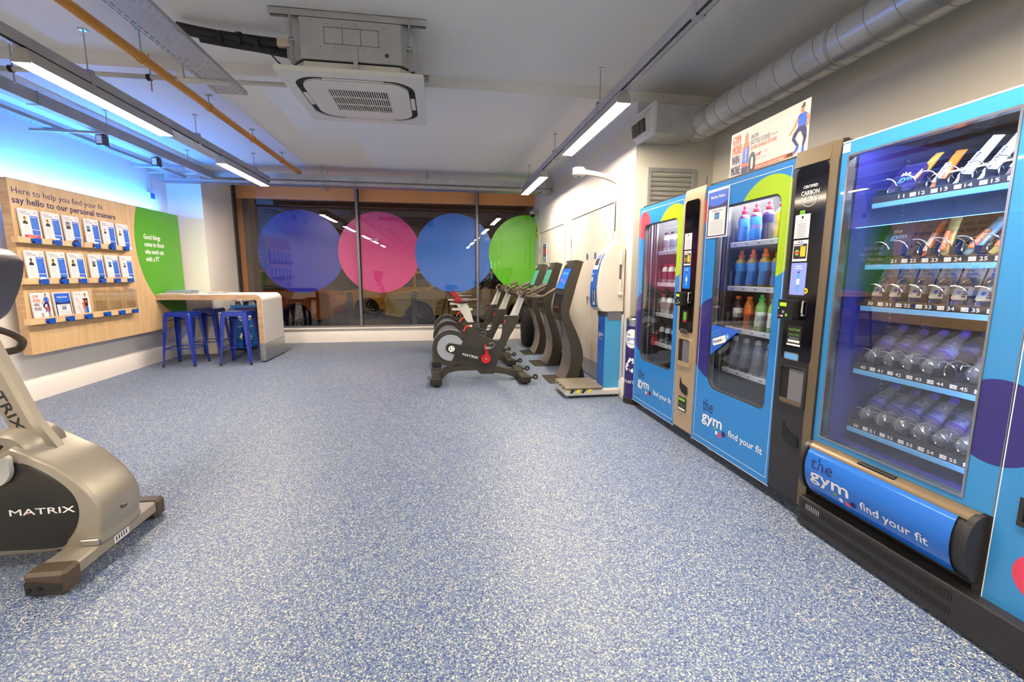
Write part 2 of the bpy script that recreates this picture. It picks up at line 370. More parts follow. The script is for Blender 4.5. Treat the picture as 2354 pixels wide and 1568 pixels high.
        if bevel:
            b = o.modifiers.new('bevel', 'BEVEL'); b.width = bevel; b.segments = seg; b.limit_method = 'ANGLE'; b.angle_limit = math.radians(40)
        return o
def tag(o, label=None, cat=None, group=None, kind=None):
    if label: o['label'] = label
    if cat: o['category'] = cat
    if group: o['group'] = group
    if kind: o['kind'] = kind
    return o
def thing(name, org, label, cat, group=None):
    o = bpy.data.objects.new(name, None); o.empty_display_size = 0.05; COL.objects.link(o); o.location = org; o['_org'] = tuple(org)
    return tag(o, label, cat, group)
def dup(o, loc=None, label=None, parent=None, group=None, rot=None):
    c = o.copy(); COL.objects.link(c); c.parent = parent
    if parent is None and loc is not None: c.location = loc
    if rot is not None: c.rotation_euler = rot
    if label: c['label'] = label
    if group: c['group'] = group
    for ch in list(o.children): dup(ch, parent=c)
    return c
def struct(name, b, **k): return tag(b.build(name, org=(0, 0, 0), **k), kind='structure')
def B(): return MB()

# ================================================================== the room
ZN, ZF = 2.82, 2.74          # ceiling near / beyond the step
XL, XR, XA = -3.83, 1.79, 2.56
YF, YC = 8.45, 4.08
YB = -6.0
struct('floor', B().box(XL-0.1, 2.75, YB, 8.5, -0.1, 0, 'floor_vinyl'))
b = B().box(XL-0.1, 2.75, YB, YC, ZN, ZN+0.15, 'ceiling_paint').box(XL-0.1, 2.75, YC, 8.62, ZF, ZN+0.15, 'ceiling_paint')
struct('ceiling', b)
struct('trim_1', B().box(XL, XA, YC-0.012, YC, ZF-0.006, ZF+0.012, 'ceiling_paint'))
struct('wall_left', B().box(XL-0.15, XL, YB, 7.42, 0, ZN, 'wall_paint'))
struct('wall_corner', B().box(XL-0.15, -3.37, 7.42, 8.40, 0, ZF, 'wall_paint').box(XL-0.15, -3.43, 8.40, 8.62, 0, ZF, 'wall_paint'))
struct('wall_right', B().box(XR, XR+0.15, YC+0.0, 8.62, 0, ZF, 'door_wall_paint'))
struct('wall_alcove', B().box(XR+0.001, XA, YC-0.004, YC-0.0005, 0, ZF, 'grey_paint').box(XR+0.15, XA, YC-0.0005, YC+0.12, 0, ZF, 'grey_paint'))
struct('wall_rear', B().box(XA, XA+0.15, YB, YC+0.12, 0, ZN, 'grey_paint'))
struct('wall_back', B().box(XL-0.1, XA+0.15, YB-0.1, YB, 0, ZN, 'wall_paint'))
struct('wall_far', B().box(-3.43, XR, 8.40, 8.60, 0, 0.235, 'wall_paint'))
# skirtings: boxy boards with a chamfered top
def skirt(name, fr, a0, a1, h=0.155, t=0.03):
    pr = [(0, 0), (t, 0), (t, h), (t*0.45, h+0.035), (0, h+0.035)]
    vs = []; 
    for a in (a0, a1): vs += [fr(a, z, d) for d, z in pr]
    n = len(pr); bb = B().add(vs, [tuple(range(n)), tuple(range(n, 2*n))]+[(i, (i+1) % n, n+(i+1) % n, n+i) for i in range(n)], 'skirting')
    return struct(name, bb)
skirt('baseboard_left', FL(XL), YB, 7.419)
skirt('baseboard_pier', FC(7.42), XL+0.031, -3.3425)
skirt('baseboard_pier_side', FL(-3.37), 7.3925, 8.369)
skirt('baseboard_far', FC(8.40), -3.371, XR)
skirt('baseboard_right', FX(XR), -4.46, -YC)
skirt('baseboard_right_far', FX(XR), -8.4, -8.03)
struct('sill_1', B().box(-3.37, XR, 8.34, 8.43, 0.235, 0.262, 'skirting', 0.006))

# window wall
w = bpy.data.objects.new('window_1', None); COL.objects.link(w); w['kind'] = 'structure'; w['_org'] = (0, 0, 0)
fb = B().box(-3.43, -3.36, 8.41, 8.50, 0.24, ZF, 'frame_grey').box(-3.36, -3.335, 8.44, 8.50, 0.24, ZF, 'frame_dark')
fb.build('window_frame', w)
B().box(-3.36, XR, 8.42, 8.50, 0.25, 0.29, 'frame_grey').build('bottom_rail', w)
for x in (-1.385, 0.705):
    B().box(x-0.022, x+0.022, 8.40, 8.50, 0.27, ZF, 'frame_grey', 0.004).box(x+0.022, x+0.034, 8.445, 8.50, 0.27, ZF, 'black').build('mullion', w)
for x0, x1 in ((-3.335, -1.407), (-1.363, 0.683), (0.739, XR)):
    B().box(x0, x1, 8.452, 8.460, 0.285, ZF, 'window_glass').build('pane', w)
struct('trim_2', B().box(-3.36, XR, 8.56, 8.62, 2.475, ZF, 'orange_band'))
struct('wall_outer', B().box(-3.60, -3.30, 8.62, 8.75, 0, 2.9, 'jamb_orange').box(-3.30, -3.20, 8.62, 8.9, 0, 2.9, 'jamb_brown'))
# vinyl circles stuck on the outside of the panes (cut by the panes' edges)
def half_clip(pts, xmax):
    return [(min(a, xmax), b) for a, b in pts]
for i, (x, m, lab) in enumerate(((-2.345, 'vinyl_navy', 'dark blue vinyl circle on the window behind the table'), (-1.03, 'vinyl_pink', 'pink vinyl circle stuck on the window glass'),
                          (0.295, 'vinyl_blue', 'bright blue vinyl circle on the window right of the pink one'), (1.63, 'vinyl_green', 'lime green vinyl circle on the window at the right end'))):
    p = half_clip(circ(x, 1.585, 0.708, 72), XR-0.002)
    tag(B().prism(FC(8.4645+0.0012*(3-i)), p, 0, 0.001, m).build('window_circle'), lab, 'decal', 'coloured circles on the window')
# reflection of an exit sign, painted as white marks over the pink circle
e = B(); f = FC(8.451); 
for q in ((-1.19, 1.775, -1.18, 1.84), (-1.19, 1.775, -1.055, 1.782), (-1.063, 1.775, -1.055, 1.84)): e.rect(f, *q, 'ink_white', 0.0)
for k in range(3): e.rect(f, -1.172, 1.795+k*0.014, -1.148, 1.802+k*0.014, 'ink_white')
e.rect(f, -1.14, 1.811, -1.112, 1.815, 'ink_white').flat(f, [(-1.145, 1.813), (-1.132, 1.823), (-1.132, 1.803)], 'ink_white')
e.line(f, -1.10, 1.795, -1.085, 1.815, 0.006, 'ink_white').line(f, -1.085, 1.815, -1.098, 1.828, 0.006, 'ink_white').line(f, -1.085, 1.815, -1.072, 1.795, 0.006, 'ink_white')
tag(e.build('exit_sign_reflection'), 'painted reflection of a small white exit sign on the pink circle', 'sign')

# right wall doors
def door(name, y0, y1, ztop, seam):
    d = bpy.data.objects.new(name, None); COL.objects.link(d); d['kind'] = 'structure'; d['_org'] = (0, 0, 0)
    fr = FX(XR)
    B().box(XR-0.022, XR, y0-0.05, y0, 0, ztop+0.05, 'door_paint', 0.004).box(XR-0.022, XR, y1, y1+0.05, 0, ztop+0.05, 'door_paint', 0.004).box(XR-0.022, XR, y0, y1, ztop, ztop+0.05, 'door_paint', 0.004).build('door_frame', d)
    for a, c in ((y0, seam), (seam, y1)):
        B().box(XR-0.012, XR-0.001, a+0.004, c-0.004, 0.01, ztop-0.006, 'door_paint').build('door_leaf', d)
        B().box(XR-0.016, XR-0.012, a+0.01, c-0.01, 0.012, 0.20, 'galvanised').build('kick_plate', d)
    for y in (y0+0.006, y1-0.006):
        for z in (0.35, 1.25, 1.62): B().cyl((XR-0.018, y, z-0.05), (XR-0.018, y, z+0.05), 0.008, 'steel', 8).build('hinge', d)
    return d
dn1 = door('door_1', 4.50, 6.03, 1.93, 5.165)
B().cyl((XR-0.012, 5.20, 0.93), (XR-0.05, 5.20, 0.93), 0.02, 'chrome', 12).box(XR-0.05, XR-0.04, 5.19, 5.21, 0.86, 0.93, 'chrome').build('door_handle', dn1)
dn2 = door('door_2', 6.40, 7.99, 1.92, 7.17)
for y, lab in ((5.335, 'round blue door sign left of the door gap'), (5.057, 'round blue door sign right of the door gap')):
    s_ = B().prism(FX(XR-0.0135, y, 1.42), circ(0, 0, 0.045, 24, ry=0.045), 0, 0.002, 'ink_white'); s_.flat(FX(XR-0.0135, y, 1.42), circ(0, 0, 0.040, 24), 'sign_blue', 0.0025)
    s_.text(FX(XR-0.0135, y, 1.42), 'Fire door', -0.028, 0.006, 0.056, 0.010, 'ink_white', d=0.003).text(FX(XR-0.0135, y, 1.42), 'keep shut', -0.028, -0.014, 0.056, 0.010, 'ink_white', d=0.003)
    tag(s_.build('door_sign'), lab, 'sign', 'round door signs')
s_ = B().box(XR-0.02, XR-0.012, 7.46, 7.70, 1.42, 1.72, 'paper'); f = FX(XR-0.0205)
s_.rect(f, -7.69, 1.43, -7.47, 1.71, 'sign_blue'); s_.rect(f, -7.66, 1.54, -7.50, 1.64, 'ink_red', 0.001)
for k in range(4): s_.rect(f, -7.66, 1.45+k*0.016, -7.50, 1.457+k*0.016, 'ink_white', 0.001)
s_.text(f, 'NOTICE', -7.65, 1.67, 0.14, 0.02, 'ink_white')
tag(s_.build('door_notice'), 'small blue notice on the far double door', 'sign')

# ---------------------------------------------------------------- outside
struct('ground', B().box(-16, 14, 8.62, 30, -0.32, -0.12, 'asphalt'))
struct('facade', B().box(-16, 14, 24, 24.4, -0.2, 9, 'facade_brick').box(-16, -9, 12, 24, -0.2, 9, 'facade_dark'))
def car(org, paint, label, rot=0):
    t = thing('car', org, label, 'car'); x, y, z = org; fr = FC(y, x, z)
    body = [(-2.15, 0.32), (-2.1, 0.72), (-1.95, 0.84), (-1.2, 0.92), (1.55, 0.94), (2.05, 0.86), (2.15, 0.62), (2.12, 0.32), (1.75, 0.25)]
    for cx in (1.3, -1.3):
        body += [(cx+0.36*math.cos(a), 0.30+0.36*math.sin(a)) for a in [PI*k/8 for k in range(9)]]
    body += [(-1.75, 0.25)]
    B().prism(fr, body, -0.85, 0.85, paint).build('body', t, bevel=0.05)
    B().prism(fr, [(-1.15, 0.92), (-0.55, 1.40), (0.75, 1.43), (1.45, 0.93)], -0.72, 0.72, paint).build('roof', t, bevel=0.04)
    B().prism(fr, [(-0.98, 0.95), (-0.5, 1.33), (0.05, 1.35), (0.05, 0.95)], 0.70, 0.735, 'car_glass').prism(fr, [(0.12, 0.95), (0.12, 1.35), (0.72, 1.36), (1.22, 0.96)], 0.70, 0.735, 'car_glass').build('side_window', t)
    for cx in (-1.3, 1.3):
        for d in (-0.80, 0.62):
            wl = B().lathe([(0.0, 0), (0.22, 0.0), (0.30, 0.02), (0.32, 0.1), (0.30, 0.19), (0.2, 0.2), (0.0, 0.19)], 'tyre', (x+cx, y-d-0.2, z+0.30), 20, 'Y').build('wheel', t)
            if d > 0:
                hb = B()
                for k in range(10):
                    a = 2*PI*k/10; hb.tube([(x+cx, y-d-0.205, z+0.3), (x+cx+0.2*math.cos(a), y-d-0.205, z+0.3+0.2*math.sin(a))], 0.014, 'chrome', 5)
                hb.build('hub_spokes', wl)
    B().box(x-0.9, x+0.9, y-0.875, y-0.85, z+0.52, z+0.55, 'chrome').build('side_trim', t)
    B().box(x-2.16, x-2.1, y-0.7, y-0.4, z+0.6, z+0.7, 'ink_white').build('head_light', t); B().box(x+2.1, x+2.17, y-0.7, y-0.45, z+0.66, z+0.76, 'red_part').build('tail_light', t)
    return t
car((-0.80, 14.6, -0.12), 'taxi_yellow', 'yellow car parked outside behind the pink circle')
car((-4.6, 12.0, -0.12), 'car_orange', 'orange car parked outside behind the bench table')
car((0.80, 12.5, -0.12), 'car_pale', 'pale yellow car parked outside below the blue circle')
car((6.1, 13.4, -0.12), 'car_brown', 'dark brown car outside at the right end of the window')
for x, y, lab in ((-0.55, 10.2, 'grey bollard outside in front of the yellow car'), (-1.9, 10.2, 'grey bollard outside beside the left window mullion')):
    tag(B().lathe([(0.06, -0.12), (0.06, 0.72), (0.065, 0.73), (0.065, 0.80), (0.05, 0.83), (0, 0.84)], 'frame_grey', (x, y, 0), 16).build('bollard'), lab, 'bollard', 'bollards outside the window')
t = thing('tripod', (0.25, 11.3, -0.12), 'black tripod standing outside behind the blue circle', 'tripod')
for k in range(3):
    a = 2*PI*k/3+0.4; B().cyl((0.25, 11.3, 1.0), (0.25+0.32*math.cos(a), 11.3+0.32*math.sin(a), -0.12), 0.012, 'black', 8).build('leg', t)
B().cyl((0.25, 11.3, 0.98), (0.25, 11.3, 1.3), 0.018, 'black', 8).box(0.16, 0.34, 11.22, 11.38, 1.3, 1.42, 'black', 0.01).build('head', t)

# ================================================================== ceiling services
XTL, XTR = -2.325, 1.30
def lamp(x, y0, y1, label, group):
    t = thing('linear_lamp', (x, (y0+y1)/2, 2.39), label, 'lamp', group)
    fr = Fr((x, y0, 0), (1, 0, 0), (0, 0, 1))
    zt = 2.468
    for s_ in (-1, 1):
        fr_ = Fr((x, 0, 0), (1, 0, 0), (0, 0, 1))
    prof = [(-0.056, 2.39), (-0.052, 2.39), (-0.050, 2.402), (0.050, 2.402), (0.052, 2.39), (0.056, 2.39), (0.030, zt), (-0.030, zt)]
    B().prism(Fr((x, y0, 0), (1, 0, 0), (0, 0, 1)), prof, 0, -(y1-y0), 'lamp_body').build('housing', t)
    B().prism(Fr((x, y0, 0), (1, 0, 0), (0, 0, 1)), [(-0.052, 2.389), (0.052, 2.389), (0.05, 2.402), (-0.05, 2.402)], 0.004, 0, 'lamp_body').build('end_cap', t)
    B().box(x-0.0495, x+0.0495, y0+0.006, y1-0.006, 2.3965, 2.4005, 'lamp_diffuser').build('diffuser', t)
    B().box(x-0.02, x+0.02, y0+0.0, y0+0.035, zt, zt+0.04, 'white').lathe([(0, -0.003), (0.010, -0.003), (0.012, 0)], 'cast_metal', (x, y0, zt+0.02), 12, 'Y').build('mounting_block', t)
    return t
lamps = [(XTL, 3.19, 4.62, 'long ceiling lamp at the left, nearest the viewer', None), (XTL, 5.60, 6.93, 'ceiling lamp at the left, nearer the window', None),
         (XTR, 3.20, 4.65, 'long ceiling lamp above the vending machines, nearer the viewer', None), (XTR, 5.66, 6.97, 'ceiling lamp by the window, right of the air conditioner', None)]
for a in lamps: lamp(*a)
for y, w_ in ((0.40, 'nearest'), (-1.90, 'second nearest'), (-4.20, 'farthest')):
    for x, s_ in ((XTL, 'left'), (XTR, 'right')): lamp(x, y, y+1.42, '%s ceiling lamp of the %s row, seen only mirrored in the window' % (w_, s_), 'lamps mirrored in the window')
def trunk(x, y0, y1, label, rods, z0=2.468, z1=2.545, hw=0.026, name='cable_trunking', m='galvanised_dark'):
    t = thing(name, (x, (y0+y1)/2, z0), label, 'trunking')
    b_ = B().box(x-hw, x+hw, y0, y1, z0+0.012, z1, m, 0.003); b_.build('channel', t)
    B().box(x-hw+0.006, x+hw-0.006, y0, y1, z0+0.002, z0+0.012, 'black').build('slot', t)
    B().box(x-hw+0.012, x+hw-0.012, y0, y1, z0-0.0005, z0+0.006, m).build('cover_strip', t)
    for y in rods:
        B().cyl((x, y, z1), (x, y, ZN if y < YC else ZF), 0.004, 'steel', 8).box(x-0.02, x+0.02, y-0.02, y+0.02, (ZN if y < YC else ZF)-0.006, ZN if y < YC else ZF, 'steel').build('hanger_rod', t)
        B().box(x-hw-0.003, x-hw, y-0.02, y+0.02, z0-0.004, z1+0.02, m).box(x+hw, x+hw+0.003, y-0.02, y+0.02, z0-0.004, z1+0.02, m).box(x-hw, x+hw, y-0.02, y+0.02, z1+0.017, z1+0.02, m).box(x-hw, x+hw, y-0.02, y+0.02, z0-0.004, z0-0.001, m).build('hanger_bracket', t)
    return t
trunk(XTL, -5.9, 7.03, 'grey trunking carrying the left row of ceiling lamps', (2.28, 3.72, 5.13, 6.56))
trunk(XTR, -5.9, 7.03, 'grey trunking carrying the right row of ceiling lamps', (2.28, 3.70, 5.13, 6.59))
# wall side trunking and the cross trunking by the window
t = thing('wall_trunking', (-3.10, 4.0, 2.50), 'grey square trunking hung parallel to the left wall', 'trunking')
B().box(-3.14, -3.06, 0.2, 7.12, 2.505, 2.60, 'galvanised_dark', 0.003).build('channel', t)
for y in (3.7, 5.13, 6.56): B().cyl((-3.10, y, 2.6), (-3.10, y, ZN if y < YC else ZF), 0.004, 'steel', 8).box(-3.12, -3.08, y-0.02, y+0.02, (ZN if y < YC else ZF)-0.005, ZN if y < YC else ZF, 'steel').build('hanger_rod', t)
B().box(-3.145, -3.055, 4.30, 4.31, 2.50, 2.605, 'galvanised_dark').build('joint', t)
t = thing('cross_trunking', (-1.0, 7.20, 2.53), 'galvanised trunking running across in front of the window', 'trunking')
B().box(-3.14, XR, 7.12, 7.22, 2.535, 2.615, 'galvanised', 0.003).build('channel', t)
for x in (-1.62, -0.15, 1.65): B().cyl((x, 7.08, 2.46), (x, 7.08, ZF), 0.004, 'steel', 8).cyl((x+0.02, 7.36, 2.46), (x+0.02, 7.36, ZF), 0.004, 'steel', 8).build('hanger_rod', t)
B().box(XR-0.02, XR, 7.10, 7.24, 2.50, 2.625, 'galvanised').build('end_plate', t)
t = thing('cross_cable_tray', (-1.0, 7.25, 2.45), 'perforated cable tray under the cross trunking', 'cable tray')
tb = B().box(-3.78, XR-0.03, 7.12, 7.34, 2.470, 2.4715, 'perforated_steel'); tb.build('tray_floor', t)
B().box(-3.78, XR-0.03, 7.12, 7.122, 2.47, 2.495, 'galvanised').box(-3.78, XR-0.03, 7.338, 7.34, 2.47, 2.495, 'galvanised').build('side_lip', t)
for x in (-2.55, -1.62, -0.15, 1.60): B().box(x-0.012, x+0.012, 6.98, 7.42, 2.445, 2.468, 'galvanised', 0.002).box(x-0.013, x-0.009, 6.96, 7.44, 2.44, 2.447, 'galvanised').build('strut_arm', t)
# basket tray along the left wall
t = thing('wall_cable_tray', (-3.42, 5.0, 2.50), 'perforated cable tray hung close to the left wall', 'cable tray')
B().box(-3.52, -3.40, 1.5, 7.1, 2.50, 2.5015, 'perforated_steel').build('tray_floor', t)
B().box(-3.40, -3.398, 1.5, 7.1, 2.50, 2.53, 'galvanised').box(-3.52, -3.518, 1.5, 7.1, 2.50, 2.53, 'galvanised').build('side_lip', t)
for y in (4.95, 6.35):
    B().box(-3.62, -3.05, y-0.012, y+0.012, 2.472, 2.496, 'galvanised', 0.002).build('strut_arm', t)
for x, y, lab in ((-3.12, 5.10, 'small grey emergency light unit on the wall trunking, nearer the viewer'), (-3.12, 5.95, 'small grey emergency light unit on the wall trunking, farther one')):
    tag(B().box(x-0.06, x+0.01, y-0.03, y+0.05, 2.405, 2.502, 'console_grey', 0.006).box(x-0.048, x-0.002, y-0.034, y-0.03, 2.42, 2.49, 'ink_white').build('emergency_unit'), lab, 'light unit', 'units under the wall trunking')
# yellow gas pipe
t = thing('gas_pipe', (-1.95, 3.5, 2.62), 'yellow gas pipe clipped below the ceiling', 'pipe')
B().cyl((-1.95, -5.9, 2.64), (-1.95, 7.17, 2.64), 0.030, 'gas_pipe', 16).build('pipe', t)
for y in (2.20, 3.65, 4.57, 5.52, 6.46):
    zc = ZN if y < YC else ZF
    B().lathe([(0.031, -0.008), (0.036, -0.008), (0.036, 0.008), (0.031, 0.008)], 'gas_pipe', (-1.95, y, 2.64), 16, 'Y').cyl((-1.95, y, 2.672), (-1.95, y, zc), 0.005, 'steel', 8).box(-1.975, -1.925, y-0.012, y+0.012, zc-0.006, zc, 'steel').build('pipe_clip', t)
# perforated tray nearer the viewer, hung on a bent strap
t = thing('ceiling_cable_tray', (-1.41, 2.5, 2.45), 'wide perforated cable tray left of the air conditioner', 'cable tray')
B().box(-1.51, -1.31, -2.0, 3.67, 2.45, 2.4515, 'perforated_steel').build('tray_floor', t)
B().box(-1.31, -1.3085, -2.0, 3.67, 2.45, 2.475, 'galvanised').box(-1.5115, -1.51, -2.0, 3.67, 2.45, 2.475, 'galvanised').build('side_lip', t)
B().prism(FC(3.44), [(-1.62, 2.425), (-1.33, 2.43), (-1.32, 2.448), (-1.60, 2.450), (-1.605, 2.54), (-1.575, 2.57), (-1.60, 2.58), (-1.635, 2.55), (-1.635, 2.45)], -0.012, 0.012, 'cast_metal').build('hanger_strap', t)
# white conduit crossing
t = thing('cross_conduit', (-2.5, 4.0, 2.62), 'white conduit pipe crossing below the ceiling step', 'pipe')
B().cyl((XL, 4.0, 2.640), (-0.95, 4.0, 2.655), 0.017, 'conduit', 12).build('pipe', t)
for x in (-2.985, -2.1, -0.99):
    B().lathe([(0.018, -0.012), (0.024, -0.012), (0.024, 0.012), (0.018, 0.012)], 'black', (x, 4.0, 2.645), 12, 'X').cyl((x+0.01, 4.0, 2.55), (x+0.01, 4.0, 2.81), 0.005, 'steel', 8).build('pipe_clip', t)
t = thing('fire_sensor', (XL, 7.0, 2.25), 'small white junction box with conduit on the blue lit wall', 'sensor')
B().box(XL, XL+0.035, 6.96, 7.06, 2.19, 2.28, 'white', 0.004).build('back_box', t)
B().box(XL+0.035, XL+0.05, 6.975, 7.045, 2.20, 2.27, 'sign_blue', 0.003).build('call_face', t)
B().tube([(XL+0.015, 7.01, 2.28), (XL+0.015, 7.01, 2.52), (XL+0.04, 7.01, 2.545), (-3.16, 7.01, 2.548)], 0.011, 'conduit', 8).build('conduit_pipe', t)
# ---------------------------------------------------------------- cassette air conditioner
t = thing('air_conditioner', (-0.52, 3.63, 2.44), 'white ceiling cassette air conditioner hung from steel channels', 'air conditioner')
xa0, xa1, ya0, ya1, zp = -0.975, -0.070, 3.16, 4.10, 2.46
oct_ = [(-0.82, 3.22), (-0.21, 3.22), (-0.12, 3.31), (-0.12, 3.96), (-0.21, 4.05), (-0.82, 4.05), (-0.90, 3.96), (-0.90, 3.31)]
Frz = lambda z: Fr((0, 0, z), (1, 0, 0), (0, 1, 0))
B().prism(Frz(0), oct_, 2.535, 2.775, 'galvanised').build('casing', t)
B().prism(Frz(0), [(-0.52+(a+0.52)*0.97, 3.635+(b_-3.635)*0.97) for a, b_ in oct_], 2.528, 2.536, 'ac_slot').prism(Frz(0), [(-0.52+(a+0.52)*0.96, 3.635+(b_-3.635)*0.96) for a, b_ in oct_], 2.465, 2.53, 'ac_white').build('neck', t)
xm, ym = (xa0+xa1)/2, (ya0+ya1)/2
sh = lambda k, r: rrect(xm-k, ym-k, xm+k, ym+k, r, 8)
B().ring(Frz(0), rrect(xa0, ya0, xa1, ya1, 0.012, 3), sh(0.385, 0.16), 2.44, 2.466, 'ac_white').build('fascia', t)
B().ring(Frz(0), sh(0.384, 0.16), sh(0.341, 0.13), 2.450, 2.453, 'ac_slot').build('louvre_gap', t)
B().ring(Frz(0), sh(0.342, 0.13), rrect(xm-0.2, ym-0.2, xm+0.2, ym+0.2, 0.01, 2), 2.438, 2.452, 'ac_white').build('centre_panel', t)
for (fx, fy, hx, hy) in ((0, -0.362, 0.20, 0.016), (0, 0.362, 0.20, 0.016), (-0.362, 0, 0.016, 0.20), (0.362, 0, 0.016, 0.20)):
    B().box(xm+fx-hx, xm+fx+hx, ym+fy-hy, ym+fy+hy, 2.447, 2.4475, 'ac_slot').box(xm+fx-hx*0.96, xm+fx+hx*0.96, ym+fy-hy*0.55, ym+fy+hy*0.55, 2.438, 2.446, 'ac_white', 0.003).build('louvre', t)
g = B().box(xm-0.2, xm+0.2, ym-0.2, ym+0.2, 2.4475, 2.449, 'ac_slot'); g.build('intake', t)
for k in range(26):
    x = xm-0.195+k*0.39/25
    B().box(x-0.0036, x+0.0036, ym-0.2, ym+0.2, 2.439, 2.443, 'ac_white').build('grille_slat', t)
for y in (ym-0.07, ym+0.07): B().box(xm-0.2, xm+0.2, y-0.004, y+0.004, 2.437, 2.444, 'ac_white').build('grille_bar', t)
f = FC(3.2195); g = B()
for k in range(4): g.rect(f, -0.68+k*0.11, 2.63, -0.677+k*0.11, 2.725, 'ac_slot')
g.rect(f, -0.68, 2.725, -0.347, 2.728, 'ac_slot').rect(f, -0.68, 2.629, -0.347, 2.632, 'ac_slot').flat(f, circ(-0.30, 2.585, 0.014, 12), 'ac_grey')
for k in range(10): g.flat(f, circ(-0.70+k*0.043, 2.745 if k % 2 else 2.61, 0.003, 6), 'ac_slot')
g.build('panel_marks', t)
B().box(-0.505, -0.480, 3.20, 3.212, 2.465, 2.62, 'galvanised').box(-0.525, -0.46, 3.185, 3.215, 2.466, 2.474, 'galvanised').build('front_strap', t)
for x in (-0.87, -0.155):
    for y in (3.20, 4.06):
        B().cyl((x, y, 2.50), (x, y, 2.80), 0.006, 'steel', 8).cyl((x, y, 2.612), (x, y, 2.62), 0.014, 'steel', 8).cyl((x, y, 2.635), (x, y, 2.645), 0.014, 'steel', 8).build('drop_rod', t)
    B().box(x-0.012, x+0.012, 3.215, 3.225, 2.50, 2.63, 'galvanised').box(x-0.02, x+0.02, 3.19, 3.23, 2.622, 2.628, 'galvanised').build('side_bracket', t)
B().box(-1.03, -0.90, 3.46, 3.54, 2.70, 2.755, 'ink_cream').box(-0.97, -0.90, 3.46, 3.56, 2.635, 2.69, 'lamp_body').build('pipe_connection', t)
for i, (y, lab) in enumerate(((3.24, 'slotted steel channel above the front of the air conditioner'), (4.075, 'slotted steel channel behind the air conditioner'))):
    z1 = ZN if y < YC else ZF
    c = B().box(-1.0, -0.05, y-0.02, y-0.017, z1-0.041, z1, 'galvanised').box(-1.0, -0.05, y+0.017, y+0.02, z1-0.041, z1, 'galvanised').box(-1.0, -0.05, y-0.02, y+0.02, z1-0.003, z1, 'galvanised').box(-1.0, -0.05, y-0.012, y+0.012, z1-0.03, z1-0.004, 'ac_slot')
    tag(c.build('steel_channel'), lab, 'channel')
t = thing('lagged_pipes', (-1.3, 3.5, 2.62), 'black insulated pipes running to the air conditioner', 'pipe')
B().tube([(-1.62, 3.45, 2.757), (-1.45, 3.48, 2.745), (-1.25, 3.50, 2.738), (-1.03, 3.50, 2.728)], 0.034, 'lagging', 12).build('upper_pipe', t)
B().tube([(-1.5, 3.47, 2.715), (-1.3, 3.50, 2.705), (-1.15, 3.51, 2.695), (-0.96, 3.51, 2.670)], 0.026, 'lagging', 12).build('lower_pipe', t)
for x, y, z in ((-1.27, 3.50, 2.735), (-1.38, 3.49, 2.730), (-1.16, 3.505, 2.72)): B().lathe([(0.03, -0.02), (0.046, -0.015), (0.047, 0.015), (0.03, 0.02)], 'black', (x, y, z), 12, 'X').build('tape_band', t)
B().tube([(-1.1, 3.46, 2.69), (-1.06, 3.42, 2.63), (-0.99, 3.36, 2.55), (-0.91, 3.32, 2.48)], 0.005, 'black', 6).build('cable', t)
# ---------------------------------------------------------------- spiral duct with nozzle
xd, zd, rd = 2.26, 2.49, 0.118
t = thing('spiral_duct', (xd, 2.0, 2.37), 'round spiral wound metal air duct under the ceiling', 'duct')
def dpt(y): return Vector((xd-0.10*(y-2.4)*0.14, y, zd-0.012*(y-2.4)))
B().tube([dpt(y) for y in (-5.9, -3, 0, 1.5, 2.5, 3.3, 3.86)], rd, 'duct_metal', 40).build('duct', t, angle=60)
k = B()
for i in range(26):
    y0 = 3.74-i*0.155; pts = []
    for a in range(28):
        an = 2*PI*a/28; c = dpt(y0+0.03*math.sin(an)); pts.append(c+Vector((math.cos(an), 0, math.sin(an)))*(rd+0.001))
    k.tube(pts, 0.0028, 'galvanised_dark', 5, closed=True)
tag(k.build('spiral_seam', t), kind='stuff')
for y in (3.82, 3.55, 2.42): B().lathe([(rd, -0.012), (rd+0.005, -0.01), (rd+0.005, 0.01), (rd, 0.012)], 'galvanised', tuple(dpt(y)), 40, 'Y').build('collar', t)
t = thing('air_nozzle', (1.95, 3.9, 2.36), 'rectangular metal plenum with an angled grille at the duct end', 'vent')
B().prism(FC(3.73), [(1.80, 2.375), (2.16, 2.375), (2.37, 2.46), (2.37, 2.60), (2.16, 2.60), (1.80, 2.60)], 0, -0.32, 'duct_metal').build('plenum', t)
B().box(1.775, 1.80, 3.715, 4.065, 2.36, 2.615, 'white').build('flange', t)
og = B().prism(FC(3.745), [(1.775, 2.375), (1.775, 2.60), (1.72, 2.50), (1.735, 2.385)], 0, -0.29, 'white'); og.build('hood', t)
fr = Fr((1.7255, 4.0, 2.50), (0, -1, 0), (0.013, 0, -0.115)) ; 
fr = Fr((1.7185, 4.01, 2.39), (0, -1, 0), (-0.013, 0, 0.112))
for k_ in range(3): B().prism(fr, [(0.012+k_*0.08, 0.004), (0.082+k_*0.08, 0.004), (0.082+k_*0.08, 0.105), (0.012+k_*0.08, 0.105)], -0.012, 0.004, 'ac_grey').build('grille_panel', t)
